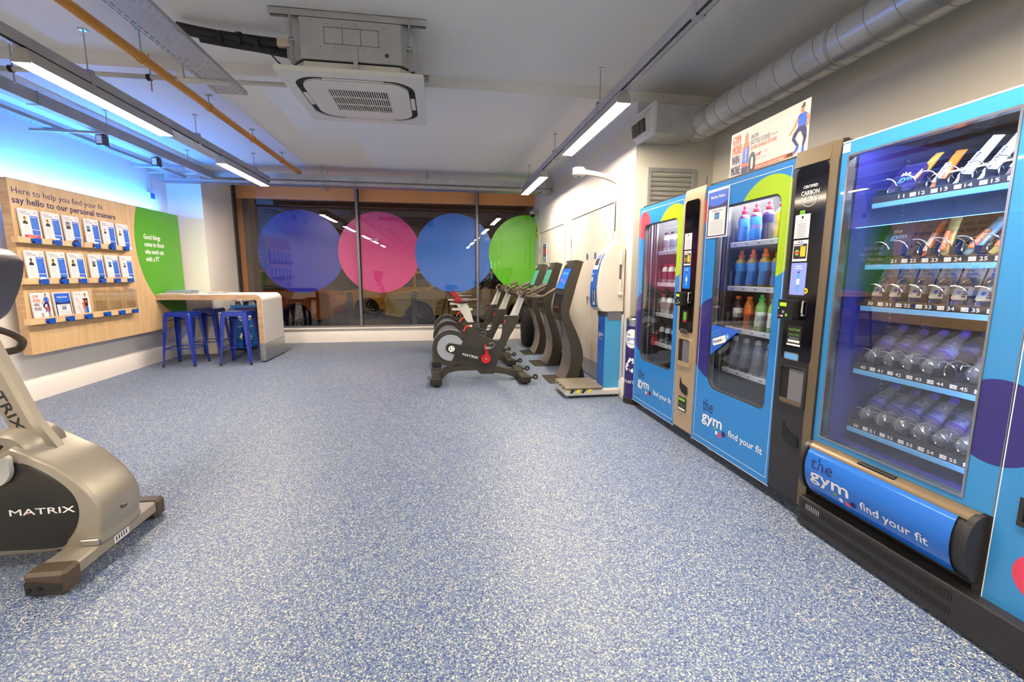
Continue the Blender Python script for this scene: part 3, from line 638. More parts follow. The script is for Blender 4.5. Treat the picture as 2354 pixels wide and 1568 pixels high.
# louvred wall vent
t = thing('wall_louvre', (2.145, YC, 1.62), 'grey louvred wall vent above the vending machines', 'vent')
f = FC(YC)
B().ring(f, [(1.905, 1.60), (2.38, 1.60), (2.38, 2.175), (1.905, 2.175)], [(1.94, 1.63), (2.345, 1.63), (2.345, 2.14), (1.94, 2.14)], 0, 0.022, 'galvanised').build('vent_frame', t, bevel=0.002)
B().rect(f, 1.94, 1.63, 2.345, 2.14, 'ac_slot', 0.0012).build('backing', t)
for k in range(12):
    z = 1.645+k*0.041
    vs = []
    for x in (1.94, 2.345): vs += [(x, YC-0.004, z+0.024), (x, YC-0.008, z+0.024), (x, YC-0.022, z+0.006), (x, YC-0.020, z), (x, YC-0.006, z+0.016)]
    B().add(vs, [(0, 1, 2, 3, 4), (5, 6, 7, 8, 9)]+[(i, (i+1) % 5, 5+(i+1) % 5, 5+i) for i in range(5)], 'galvanised').build('louvre_blade', t)
# dome camera
t = thing('security_camera', (1.70, 8.2, 2.22), 'small white dome security camera beside the window', 'camera')
B().box(XR-0.012, XR, 8.17, 8.23, 2.20, 2.36, 'lamp_body', 0.003).build('wall_plate', t)
B().tube([(XR-0.012, 8.2, 2.34), (XR-0.06, 8.2, 2.355), (1.69, 8.2, 2.35), (1.685, 8.2, 2.33)], 0.014, 'lamp_body', 8).build('arm', t)
B().lathe([(0.0, 2.345), (0.03, 2.34), (0.055, 2.32), (0.057, 2.275), (0.05, 2.272), (0, 2.272)], 'lamp_body', (1.685, 8.2, 0), 20).build('camera_body', t)
B().lathe([(0.045, 2.272), (0.042, 2.25), (0.028, 2.232), (0, 2.225)], 'black_gloss', (1.685, 8.2, 0), 20).build('dome', t)
s_ = B().box(XR-0.006, XR, 8.22, 8.36, 1.86, 2.12, 'hazard_yellow'); s_.flat(FX(XR-0.0065), [(-8.34, 1.98), (-8.24, 1.98), (-8.29, 2.09)], 'ink_black').rect(FX(XR-0.0065), -8.34, 1.88, -8.24, 1.94, 'ink_green', 0)
tag(s_.build('warning_sign'), 'small yellow warning sign below the security camera', 'sign')

# ================================================================== left side: display board, leaflets, table, stools
XP = -3.65
t = thing('display_board', (XP, 5.98, 0.46), 'large maple display board on the left wall with ledges and a green circle', 'display board')
BY0, BY1, BZ0, BZ1 = 4.68, 7.29, 0.465, 2.02
B().box(XP-0.072, XP-0.001, BY0, BY1, BZ0, BZ1, 'oak_edge').build('board_core', t)
for y0, y1 in ((BY0, 5.44), (5.443, 6.19), (6.193, BY1)):
    B().box(XP-0.001, XP, y0, y1-0.001, BZ0, BZ1, 'maple').build('face_panel', t)
pts = [(min(a, BY1), min(b_, BZ1)) for a, b_ in circ(7.266, 1.596, 0.975, 96)]
pts = [p for p in circ(7.266, 1.596, 0.975, 120) if p[0] <= BY1 and p[1] <= BZ1]
import math as _m
ztop = [p for p in pts]
ztop.sort(key=lambda p: -p[1])
arc = [p for p in circ(7.266, 1.596, 0.975, 160, PI*0.5, PI*1.5) if p[1] <= BZ1]
pl = [(BY1, BZ1), (7.266-_m.sqrt(0.975**2-(BZ1-1.596)**2), BZ1)]+arc+[(BY1, 1.596-0.974)]
B().flat(FL(XP), pl, 'board_green', 0.0008).build('green_circle', t)
g = B(); f = FL(XP)
g.text(f, 'Here to help you find your fit', 4.712, 1.894, 1.095, 0.056, 'ink_navy', 0.0, 0.001)
g.text(f, 'say hello to our personal trainers', 4.703, 1.811, 1.285, 0.058, 'ink_navy', 0.028, 0.001)
g.build('heading_lettering', t)
g = B()
for s_, w_, z_ in (('Good things', 0.345, 1.634), ('come to those', 0.415, 1.542), ('who work out', 0.39, 1.449), ('with a PT', 0.28, 1.356)):
    g.text(f, s_, 6.466, z_, w_, 0.062, 'ink_white', 0.03, 0.002)
g.build('slogan_lettering', t)
ROWS = ((1.466, 1.517), (1.101, 1.157), (0.738, 0.797))
for z0, z1 in ROWS:
    for y0, y1 in ((4.642, 5.378), (5.392, 6.098)):
        B().box(XP+0.040, XP+0.052, y0, y1, z0, z1, 'maple_light', 0.001).box(XP, XP+0.040, y0, y1, z0, z0+0.012, 'maple_light').box(XP, XP+0.040, y0, y0+0.010, z0+0.012, z1, 'maple_light').box(XP, XP+0.040, y1-0.01, y1, z0+0.012, z1, 'maple_light').build('ledge', t)
CY = (4.722, 4.962, 5.203, 5.474, 5.716, 5.955)
ORD = ('first', 'second', 'third', 'fourth', 'fifth', 'sixth')
RN = ('top', 'middle', 'bottom')
LW = 0.203
def sheet(row, k, h=0.292, thick=0.012):
    """a stack of leaflets leaning on its ledge; returns the frame of its front sheet and its builder"""
    y0 = CY[k]; z0 = ROWS[row][0]+0.0125; a = math.atan2(0.012, h)
    u = Vector((-0.016, 0, h)).normalized()
    fr = Fr((XP+0.032, y0, z0), (0, 1, 0), u)
    return fr, B().prism(fr, [(0, 0), (LW, 0), (LW, h), (0, h)], -thick, 0, 'paper')
def portrait(g, fr, x, z, s_, k):
    bg = ('ink_cream', 'ink_grey', 'paper', 'ink_cream', 'ink_sky')[k % 5]
    g.rect(fr, x, z, x+0.062*s_, z+0.074*s_, bg, 0.0006)
    sk = 'skin_dark' if k % 3 else 'skin_print'
    g.flat(fr, [(x+0.004*s_, z), (x+0.058*s_, z), (x+0.052*s_, z+0.022*s_), (x+0.036*s_, z+0.030*s_), (x+0.026*s_, z+0.030*s_), (x+0.010*s_, z+0.022*s_)], 'ink_black', 0.0010)
    g.flat(fr, circ(x+0.031*s_, z+0.046*s_, 0.0115*s_, 12, ry=0.015*s_), sk, 0.0014)
    g.flat(fr, circ(x+0.031*s_, z+0.052*s_, 0.0125*s_, 10, 0, PI, ry=0.013*s_), 'ink_black', 0.0017)
def profile_leaflet(row, k, red=0, blue='ink_blue'):
    fr, b_ = sheet(row, k, h=ROWS[0][0] and 0.290)
    t = thing('leaflet_stack', (XP+0.03, CY[k]+LW/2, ROWS[row][0]+0.0125), 'white trainer profile leaflets, %s from the left on the %s ledge' % (ORD[k], RN[row]), 'leaflets', 'trainer profile leaflets')
    b_.build('pages', t)
    g = B()
    g.text(fr, 'Personal', 0.018, 0.262, 0.058, 0.011, 'ink_navy', 0.01, 0.0006).text(fr, 'Trainer Profile', 0.018, 0.245, 0.098, 0.011, 'ink_navy', 0.01, 0.0006)
    g.text(fr, 'gym', 0.155, 0.258, 0.026, 0.010, 'ink_navy', 0.01, 0.0006).flat(fr, circ(0.186, 0.256, 0.003, 8), 'ink_blue', 0.0006)
    portrait(g, fr, 0.022 if row != 1 or k < 3 else 0.035, 0.158, 0.98 if k < 3 else 0.8, row*7+k*3)
    x0 = 0.108; zb = 0.115 if row == 0 and k == 0 else 0.085
    g.rect(fr, x0, zb, 0.190, 0.235, blue, 0.0006)
    g.rect(fr, x0+0.006, 0.222, 0.176, 0.226, 'ink_white', 0.001)
    random.seed(row*31+k)
    for q in range(9):
        z = 0.212-q*0.012
        if z > zb+0.006: g.rect(fr, x0+0.006, z, x0+0.05+random.random()*0.028, z+0.0022, 'ink_sky', 0.001)
    g.rect(fr, x0, zb-0.048, 0.190, zb-0.006, blue, 0.0006)
    for q in range(2): g.rect(fr, x0+0.006, zb-0.020-q*0.012, x0+0.06, zb-0.0178-q*0.012, 'ink_sky', 0.001)
    for q in range(7): g.rect(fr, 0.022, 0.140-q*0.013, 0.045+random.random()*0.045, 0.1418-q*0.013, 'ink_grey', 0.0006)
    if red == 1: g.rect(fr, 0.02, 0.030, 0.186, 0.064, 'ink_red', 0.0006).rect(fr, 0.05, 0.050, 0.15, 0.053, 'ink_white', 0.001)
    if red == 2: g.rect(fr, 0.02, 0.030, 0.160, 0.044, 'ink_red', 0.0008)
    if red == 3: g.rect(fr, 0.100, 0.030, 0.175, 0.052, 'ink_red', 0.001)
    g.build('front_print', t)
for k, r_ in enumerate((1, 2, 2, 2, 2, 0)): profile_leaflet(0, k, r_)
for k, r_ in enumerate((2, 2, 2, 2, 3, 2)): profile_leaflet(1, k, r_)
def athlete(g, fr, x, z, s_, kind=0, d=0.001):
    """flat printed figure: a runner lifting one knee, arms out"""
    P = lambda q: [(x+a*s_, z+b*s_) for a, b in q]
    g.flat(fr, P([(0.40, 0.56), (0.62, 0.55), (0.64, 0.78), (0.56, 0.84), (0.44, 0.84), (0.36, 0.78)]), 'ink_blue', d)
    g.flat(fr, P([(0.36, 0.78), (0.40, 0.74), (0.34, 0.60), (0.18, 0.44), (0.15, 0.47), (0.28, 0.62)]), 'skin_print', d+0.0004)
    g.flat(fr, P([(0.62, 0.80), (0.68, 0.76), (0.72, 0.60), (0.62, 0.50), (0.60, 0.54), (0.66, 0.62), (0.60, 0.74)]), 'skin_print', d+0.0004)
    g.flat(fr, P([(0.40, 0.57), (0.62, 0.56), (0.64, 0.48), (0.42, 0.46), (0.34, 0.34), (0.46, 0.18), (0.40, 0.16), (0.24, 0.34), (0.28, 0.46)]), 'ink_navy', d+0.0002)
    g.flat(fr, P([(0.48, 0.48), (0.64, 0.50), (0.66, 0.30), (0.60, 0.12), (0.55, 0.13), (0.57, 0.30)]), 'ink_navy', d+0.0003)
    g.flat(fr, P([(0.40, 0.18), (0.46, 0.17), (0.44, 0.09), (0.34, 0.02), (0.32, 0.05)]), 'ink_blue', d+0.0004)
    g.flat(fr, P([(0.55, 0.14), (0.61, 0.13), (0.62, 0.02), (0.54, 0.02)]), 'ink_blue', d+0.0004)
    g.flat(fr, P([(0.45, 0.82), (0.55, 0.82), (0.53, 0.88), (0.47, 0.88)]), 'skin_print', d+0.0003)
    g.flat(fr, [(x+s_*(0.49+0.055*math.cos(a)), z+s_*(0.91+0.07*math.sin(a))) for a in [2*PI*i/14 for i in range(14)]], 'skin_print', d+0.0006)
    g.flat(fr, [(x+s_*(0.50+0.06*math.cos(a)), z+s_*(0.94+0.06*math.sin(a))) for a in [PI*i/8 for i in range(9)]], 'skin_dark', d+0.0008)
    g.flat(fr, [(x+s_*(0.52+0.04*math.cos(a)), z+s_*(1.0+0.035*math.sin(a))) for a in [2*PI*i/10 for i in range(10)]], 'skin_dark', d+0.0009)
LH = 0.268
fr, b_ = sheet(2, 0, LH+0.004)
t = thing('promotion_leaflets', (XP+0.03, CY[0]+LW/2, ROWS[2][0]+0.0125), 'white GYM MORE WIN MORE leaflets at the left of the bottom ledge', 'leaflets')
b_.build('pages', t); g = B()
for q, (s_, m, z) in enumerate((('GYM', 'ink_orange', 0.222), ('MORE', 'ink_orange', 0.185), ('WIN', 'ink_navy', 0.148), ('MORE', 'ink_navy', 0.110))): g.text(fr, s_, 0.016, z, (0.056, 0.072, 0.054, 0.070)[q], 0.030, m, 0.02, 0.0006)
g.flat(fr, circ(0.088, 0.066, 0.012, 16, ry=0.019), 'ink_black', 0.0006).flat(fr, circ(0.088, 0.066, 0.006, 12, ry=0.013), 'paper', 0.0010)
g.flat(fr, circ(0.160, 0.120, 0.024, 14, ry=0.03), 'ink_orange', 0.0006).flat(fr, [(0.15, 0.03), (0.18, 0.03), (0.178, 0.1), (0.152, 0.1)], 'ink_grey', 0.0006)
athlete(g, fr, 0.065, 0.085, 0.175); g.build('front_print', t)
fr, b_ = sheet(2, 1, LH)
t = thing('notice_leaflets', (XP+0.03, CY[1]+LW/2, ROWS[2][0]+0.0125), 'blue Member Notice leaflets, second on the bottom ledge', 'leaflets')
b_.build('pages', t); g = B()
g.rect(fr, 0.010, 0.0, 0.193, 0.258, 'ink_navy', 0.0006).flat(fr, [(0.010, 0.185), (0.05, 0.172), (0.11, 0.166), (0.16, 0.172), (0.193, 0.183), (0.193, 0.258), (0.010, 0.258)], 'ink_blue', 0.0009)
g.text(fr, 'Member Notice', 0.042, 0.215, 0.12, 0.016, 'ink_white', 0.02, 0.0012).rect(fr, 0.022, 0.0, 0.181, 0.152, 'paper', 0.0012)
g.rect(fr, 0.055, 0.140, 0.15, 0.143, 'ink_black', 0.0014)
for q in range(3): g.rect(fr, 0.078+q*0.018, 0.098, 0.090+q*0.018, 0.132, 'sign_blue', 0.0016)
for q in range(4): g.rect(fr, 0.045, 0.082-q*0.016, 0.16, 0.0845-q*0.016, 'ink_grey', 0.0014)
g.build('front_print', t)
fr, b_ = sheet(2, 2, LH)
t = thing('lifestyle_leaflets', (XP+0.03, CY[2]+LW/2, ROWS[2][0]+0.0125), 'white leaflets printed with two people and orange lettering, third on the bottom ledge', 'leaflets')
b_.build('pages', t); g = B()
g.text(fr, 'IT IS THE TIME', 0.015, 0.235, 0.085, 0.011, 'ink_orange', 0.01, 0.0006)
for q, s_ in enumerate(('WITH', 'MILE', 'LONG', 'SYNC')): g.text(fr, s_, 0.020+q*0.009, 0.195-q*0.020, 0.032, 0.012, 'ink_orange' if q else 'ink_navy', 0.01, 0.0006)
for q, s_ in enumerate(('RUN', 'NEW', 'BEST', 'TIME')): g.text(fr, s_, 0.026+q*0.009, 0.110-q*0.020, 0.034, 0.013, 'ink_orange' if q else 'ink_navy', 0.01, 0.0006)
for x, z, sc, top, leg in ((0.150, 0.012, 1.0, 'ink_black', 'ink_blue'), (0.118, 0.012, 0.78, 'ink_orange', 'ink_grey')):
    g.flat(fr, [(x-0.018*sc, z), (x+0.022*sc, z), (x+0.020*sc, z+0.115*sc), (x-0.020*sc, z+0.115*sc)], leg, 0.0006)
    g.flat(fr, [(x-0.022*sc, z+0.105*sc), (x+0.022*sc, z+0.105*sc), (x+0.028*sc, z+0.185*sc), (x-0.028*sc, z+0.185*sc)], top, 0.0008)
    g.flat(fr, circ(x, z+0.213*sc, 0.013*sc, 12, ry=0.018*sc), 'skin_print', 0.0010).flat(fr, circ(x, z+0.221*sc, 0.014*sc, 8, 0, PI), 'skin_dark', 0.0012)
    g.flat(fr, circ(x, z+0.150*sc, 0.012, 10, ry=0.016), 'ink_orange', 0.0013)
g.build('front_print', t)
for k, w_ in ((3, 'left'), (4, 'middle'), (5, 'right')):
    y0 = CY[k]+0.012; z0 = ROWS[2][0]+0.0125
    h = B().box(XP+0.030, XP+0.033, y0, y0+LW-0.01, z0, z0+0.262, 'acrylic').box(XP+0.004, XP+0.006, y0, y0+LW-0.01, z0, z0+0.275, 'acrylic').box(XP+0.004, XP+0.033, y0-0.002, y0, z0, z0+0.262, 'acrylic').box(XP+0.004, XP+0.033, y0+LW-0.01, y0+LW-0.008, z0, z0+0.262, 'acrylic')
    tag(h.build('leaflet_holder'), 'empty clear leaflet holder on the bottom ledge, %s of the three' % w_, 'leaflet holder', 'empty leaflet holders')
# blue business card holders clipped on the ledges
HY = (4.766, 4.996, 5.232, 5.506, 5.739, 5.967)
proto = None
cards = {(0, 1): 'ink_white', (0, 2): 'ink_black', (0, 3): 'ink_white', (0, 4): 'ink_black', (1, 0): 'ink_white', (1, 1): 'ink_black', (1, 2): 'ink_cream', (1, 3): 'ink_black', (1, 5): 'ink_white'}
for r_ in range(3):
    for k in range(6):
        y0 = HY[k]+(0.018 if r_ == 1 else 0.03*r_/2); z0 = ROWS[r_][0]+0.002
        lab = 'blue card holder, %s from the left on the %s ledge' % (ORD[k], RN[r_])
        if proto is None:
            proto = thing('card_holder', (XP+0.053, y0+0.042, z0), lab, 'card holder', 'blue card holders on the ledges')
            x = XP+0.0525
            B().box(x+0.020, x+0.023, y0+0.012, y0+0.084, z0, z0+0.046, 'holder_blue', 0.001).box(x, x+0.0225, y0, y0+0.014, z0+0.016, z0+0.04, 'holder_blue').build('front_plate', proto)
            B().box(x, x+0.003, y0, y0+0.084, z0+0.004, z0+0.042, 'holder_blue').build('back_clip', proto)
            B().box(x, x+0.023, y0+0.02, y0+0.084, z0-0.004, z0, 'holder_blue').build('base_lip', proto)
        else: dup(proto, (XP+0.053, y0+0.042, z0), lab)
        if (r_, k) in cards:
            c = B()
            for q in range(3): c.box(XP+0.057+q*0.004, XP+0.0578+q*0.004, y0+0.016, y0+0.078-q*0.004, z0, z0+0.062-q*0.003, cards[(r_, k)])
            tag(c.build('business_cards'), '%s business cards in the %s holder of the %s ledge' % ({'ink_white': 'white', 'ink_black': 'black', 'ink_cream': 'cream'}[cards[(r_, k)]], ORD[k], RN[r_]), 'cards', 'business cards in the holders')
# blue led strip on top of the board
tag(B().box(XP-0.074, XP-0.060, 4.70, 7.08, BZ1+0.001, BZ1+0.010, 'led').build('led_strip'), 'glowing blue light strip along the top of the display board', 'light strip')

# ---------------------------------------------------------------- waterfall table
t = thing('high_table', (-2.9, 6.97, 0), 'white waterfall table with oak edge fixed to the display board', 'table')
TY0, TY1, TX1 = 6.575, 7.36, -2.365
def lshape(o, i):
    r = 0.085-o; p = [(XP+0.002, 0.925-o), (TX1-0.085, 0.925-o)]
    p += [(TX1-0.085+(0.085-o)*math.sin(a), 0.840+(0.085-o)*math.cos(a)) for a in [PI/2*k/8 for k in range(1, 9)]]
    return p
outer = lshape(0, 0); inner = lshape(0.066, 0)
B().prism(FC(TY0), outer+[(TX1, 0.26), (TX1-0.066, 0.26)]+inner[::-1], -0.001, -(TY1-TY0)+0.001, 'oak_edge').build('oak_core', t)
o2 = [(a, b_) for a, b_ in outer]+[(TX1, 0.262)]
B().prism(FC(TY0), [(a+ (0.0 if i < 2 else 0.0), b_) for i, (a, b_) in enumerate(outer+[(TX1, 0.262)])]+[(TX1+0.003, 0.262)]+[(TX1-0.085+(0.088)*math.sin(a), 0.840+(0.088)*math.cos(a)) for a in [PI/2*k/8 for k in range(8, 0, -1)]]+[(TX1-0.085, 0.928), (XP+0.002, 0.928)], 0.001, -(TY1-TY0)-0.001, 'white').build('white_laminate', t)
B().box(TX1-0.070, TX1+0.005, TY0-0.004, TY1+0.004, 0.018, 0.262, 'steel', 0.002).build('steel_foot_plate', t)
for y in (TY0+0.04, TY1-0.06): B().box(TX1-0.055, TX1-0.01, y, y+0.03, 0, 0.02, 'rubber').build('foot', t)
for x0, x1, y0, y1, z0, n, lab in ((-3.60, -3.30, 6.72, 6.93, 0.928, 9, 'stack of magazines at the left end of the table'), (-3.62, -3.36, 6.60, 6.70, 0.928, 3, 'low pile of leaflets at the front left of the table'), (-3.22, -3.02, 7.0, 7.2, 0.928, 3, 'few magazines lying in the middle of the table')):
    m_ = thing('magazine_stack', ((x0+x1)/2, (y0+y1)/2, z0), lab, 'magazines')
    for q in range(n):
        j = 0.004*((q*7) % 3-1); B().box(x0+j, x1+j, y0-j, y1-j, z0+q*0.0055, z0+q*0.0055+0.005, ('ink_grey', 'paper', 'ink_cream', 'ink_sky', 'paper')[q % 5]).build('magazine', m_)
# ---------------------------------------------------------------- stools
def stool(x, y, lab, first=None, rz=0.0):
    if first: return dup(first, (x, y, 0), lab, rot=(0, 0, rz))
    t = thing('bar_stool', (x, y, 0), lab, 'stool', 'blue metal stools under the table'); H = 0.705; a = 0.152; e = 0.195
    f = Fr((x, y, 0), (1, 0, 0), (0, 1, 0))
    B().prism(f, rrect(-a, -a, a, a, 0.035, 5), H-0.012, H, 'stool_blue').prism(f, rrect(-a+0.012, -a+0.012, a-0.012, a-0.012, 0.03, 5), H, H+0.004, 'stool_blue').build('seat', t, bevel=0.004)
    for sx, sy, d0, d1 in ((0, -1, 1, 0), (0, 1, 1, 0), (-1, 0, 0, 1), (1, 0, 0, 1)):
        vs = []
        for z, off, hw in ((H-0.008, a, a-0.02), (H-0.055, a+0.006, a-0.012)):
            for s2 in (-1, 1): vs.append((x+(sx*off if sx else s2*hw), y+(sy*off if sy else s2*hw), z))
        vs2 = [(v[0]-sx*0.004, v[1]-sy*0.004, v[2]) for v in vs]
        B().add(vs+vs2, [(0, 1, 3, 2), (4, 6, 7, 5), (0, 2, 6, 4), (1, 5, 7, 3), (0, 4, 5, 1), (2, 3, 7, 6)], 'stool_blue').build('apron', t)
    for sx in (-1, 1):
        for sy in (-1, 1):
            b_ = B(); vs = []; fs = []
            for z, off, w_ in ((H-0.01, a, 0.075), (H-0.06, a+0.008, 0.062), (0.25, a+0.033, 0.042), (0.03, e, 0.026), (0.012, e+0.002, 0.026)):
                cx, cy = x+sx*off, y+sy*off; r = 0.012
                vs += [(cx-sx*w_, cy, z), (cx-sx*r, cy, z), (cx, cy-sy*r, z), (cx, cy-sy*w_, z), (cx-sx*0.004, cy-sy*w_, z), (cx-sx*0.004, cy-sy*(r+0.002), z), (cx-sx*(r+0.002), cy-sy*0.004, z), (cx-sx*w_, cy-sy*0.004, z)]
            for i in range(4):
                for k in range(8): fs.append((i*8+k, i*8+(k+1) % 8, (i+1)*8+(k+1) % 8, (i+1)*8+k))
            fs.append(tuple(range(8))); fs.append(tuple(32+k for k in range(8)))
            b_.add(vs, fs, 'stool_blue'); lg = b_.build('leg', t)
            B().cyl((x+sx*(e-0.008), y+sy*(e-0.008), 0), (x+sx*(e-0.008), y+sy*(e-0.008), 0.035), 0.014, 'rubber', 8).build('rubber_foot', lg)
    z = 0.235; k = a+0.018
    for p0, p1 in (((-k, -k), (k, -k)), ((k, -k), (k, k)), ((k, k), (-k, k)), ((-k, k), (-k, -k))):
        B().cyl((x+p0[0], y+p0[1], z), (x+p1[0], y+p1[1], z), 0.006, 'stool_blue', 6).build('footrest_bar', t)
    k = a-0.012
    for p0, p1 in (((-k, -k), (k, k)), ((k, -k), (-k, k))): B().cyl((x+p0[0], y+p0[1], H-0.10), (x+p1[0], y+p1[1], H-0.10), 0.006, 'stool_blue', 6).build('cross_brace', t)
    return t
st = stool(-3.345, 6.56, 'blue metal stool in the front row, at the left')
stool(-2.668, 6.565, 'blue metal stool in the front row, at the right', st)
stool(-3.30, 7.17, 'dark blue metal stool behind the left front one', st)
stool(-2.79, 7.27, 'dark blue metal stool beside the table leg in the back row', st)
# ---------------------------------------------------------------- bins
def bin_(x, y, r, h, m, label, deco):
    t = thing('recycling_bin', (x, y, 0), label, 'bin')
    B().lathe([(0, 0.0), (r+0.006, 0.0), (r+0.006, 0.05), (r, 0.055)], 'rubber', (x, y, 0), 40).build('base_ring', t)
    B().lathe([(r-0.002, 0.05), (r, 0.06), (r, h-0.07), (r-0.004, h-0.07)], m, (x, y, 0), 48).build('body', t)
    B().lathe([(r+0.002, h-0.075), (r+0.004, h-0.07), (r+0.004, h-0.008), (r-0.005, h), (r-0.03, h), (r-0.035, h-0.03), (0, h-0.04)], 'chrome', (x, y, 0), 48).build('lid_ring', t)
    deco(t, x, y, r, h)
    return t
def curved(pts, x, y, r, a0, m, mb):
    vs = [(x+r*math.cos(a0-u/r), y+r*math.sin(a0-u/r), z) for u, z in pts]; 
    return mb
class CF:   # cylindrical frame: text wraps the bin
    def __init__(s, x, y, r, a0): s.x, s.y, s.r, s.a = x, y, r, a0
    def __call__(s, a, b_, d=0.0):
        an = s.a+a/s.r; rr = s.r+d
        return Vector((s.x+rr*math.cos(an), s.y+rr*math.sin(an), b_))
def fan_disc(g, fr, cx, cz, r, m, d):
    n = 28; rings = 6; vs = [fr(cx, cz, d)]; fs = []
    for i in range(1, rings+1):
        for k in range(n): vs.append(fr(cx+r*i/rings*math.cos(2*PI*k/n), cz+r*i/rings*math.sin(2*PI*k/n), d))
    for k in range(n): fs.append((0, 1+k, 1+(k+1) % n))
    for i in range(rings-1):
        for k in range(n): fs.append((1+i*n+k, 1+i*n+(k+1) % n, 1+(i+1)*n+(k+1) % n, 1+(i+1)*n+k))
    g.add(vs, fs, m)
def recycle(g, fr, cx, cz, s_, m, d):
    for q in range(3):
        a = PI/2+q*2*PI/3
        R = lambda u, v: (cx+s_*(u*math.cos(a-PI/2)-v*math.sin(a-PI/2)), cz+s_*(u*math.sin(a-PI/2)+v*math.cos(a-PI/2)))
        g.flat(fr, [R(-0.42, 0.30), (R(-0.18, 0.72)), (R(0.18, 0.72)), (R(0.02, 0.48)), (R(-0.06, 0.48)), (R(-0.2, 0.24))], m, d)
        g.flat(fr, [R(0.18, 0.72), R(0.36, 0.42), R(0.50, 0.50), R(0.38, 0.16), R(0.04, 0.24), R(0.17, 0.31), R(0.02, 0.48)], m, d+0.0003)
def deco1(t, x, y, r, h):
    fr = CF(x, y, r, math.atan2(-y, -x)-0.05); g = B()
    fan_disc(g, fr, 0.0, 0.56, 0.105, 'ink_white', 0.001)
    g.text(fr, 'the', -0.06, 0.585, 0.06, 0.035, 'ink_navy', 0.01, 0.002).text(fr, 'gym.', -0.06, 0.545, 0.11, 0.035, 'ink_blue', 0.02, 0.002).text(fr, 'find your fit', -0.03, 0.495, 0.09, 0.018, 'ink_blue', 0.01, 0.002)
    g.text(fr, 'GENERAL WASTE', -0.11, 0.37, 0.22, 0.024, 'ink_white', 0.01, 0.001)
    recycle(g, fr, 0.0, 0.24, 0.13, 'ink_white', 0.001); g.build('bin_print', t)
bin_(-3.09, 7.85, 0.195, 0.79, 'bin_blue', 'blue cylinder bin with a steel rim behind the stools', deco1)
def deco2(t, x, y, r, h):
    fr = CF(x, y, r, math.atan2(-y, -x)-0.50); g = B()
    fan_disc(g, fr, -0.0, 0.62, 0.088, 'ink_white', 0.001)
    g.text(fr, 'the', -0.06, 0.645, 0.045, 0.03, 'ink_navy', 0.01, 0.002).text(fr, 'gym', -0.06, 0.605, 0.095, 0.034, 'ink_blue', 0.02, 0.002).text(fr, 'find your fit', -0.05, 0.565, 0.09, 0.016, 'ink_blue', 0.01, 0.002)
    for a_, z_, rr, m in ((0.03, 0.594, 0.006, 'ink_green'), (0.042, 0.588, 0.007, 'ink_pink'), (0.058, 0.592, 0.008, 'ink_navy')): g.flat(fr, circ(a_, z_, rr, 10), m, 0.0025)
    recycle(g, fr, 0.0, 0.365, 0.105, 'ink_white', 0.001)
    g.text(fr, 'PLASTIC', -0.07, 0.20, 0.14, 0.026, 'ink_white', 0.02, 0.001); g.build('bin_print', t)
bin_(1.835, 3.965, 0.110, 0.81, 'bin_purple', 'purple PLASTIC recycling bin beside the first vending machine', deco2)

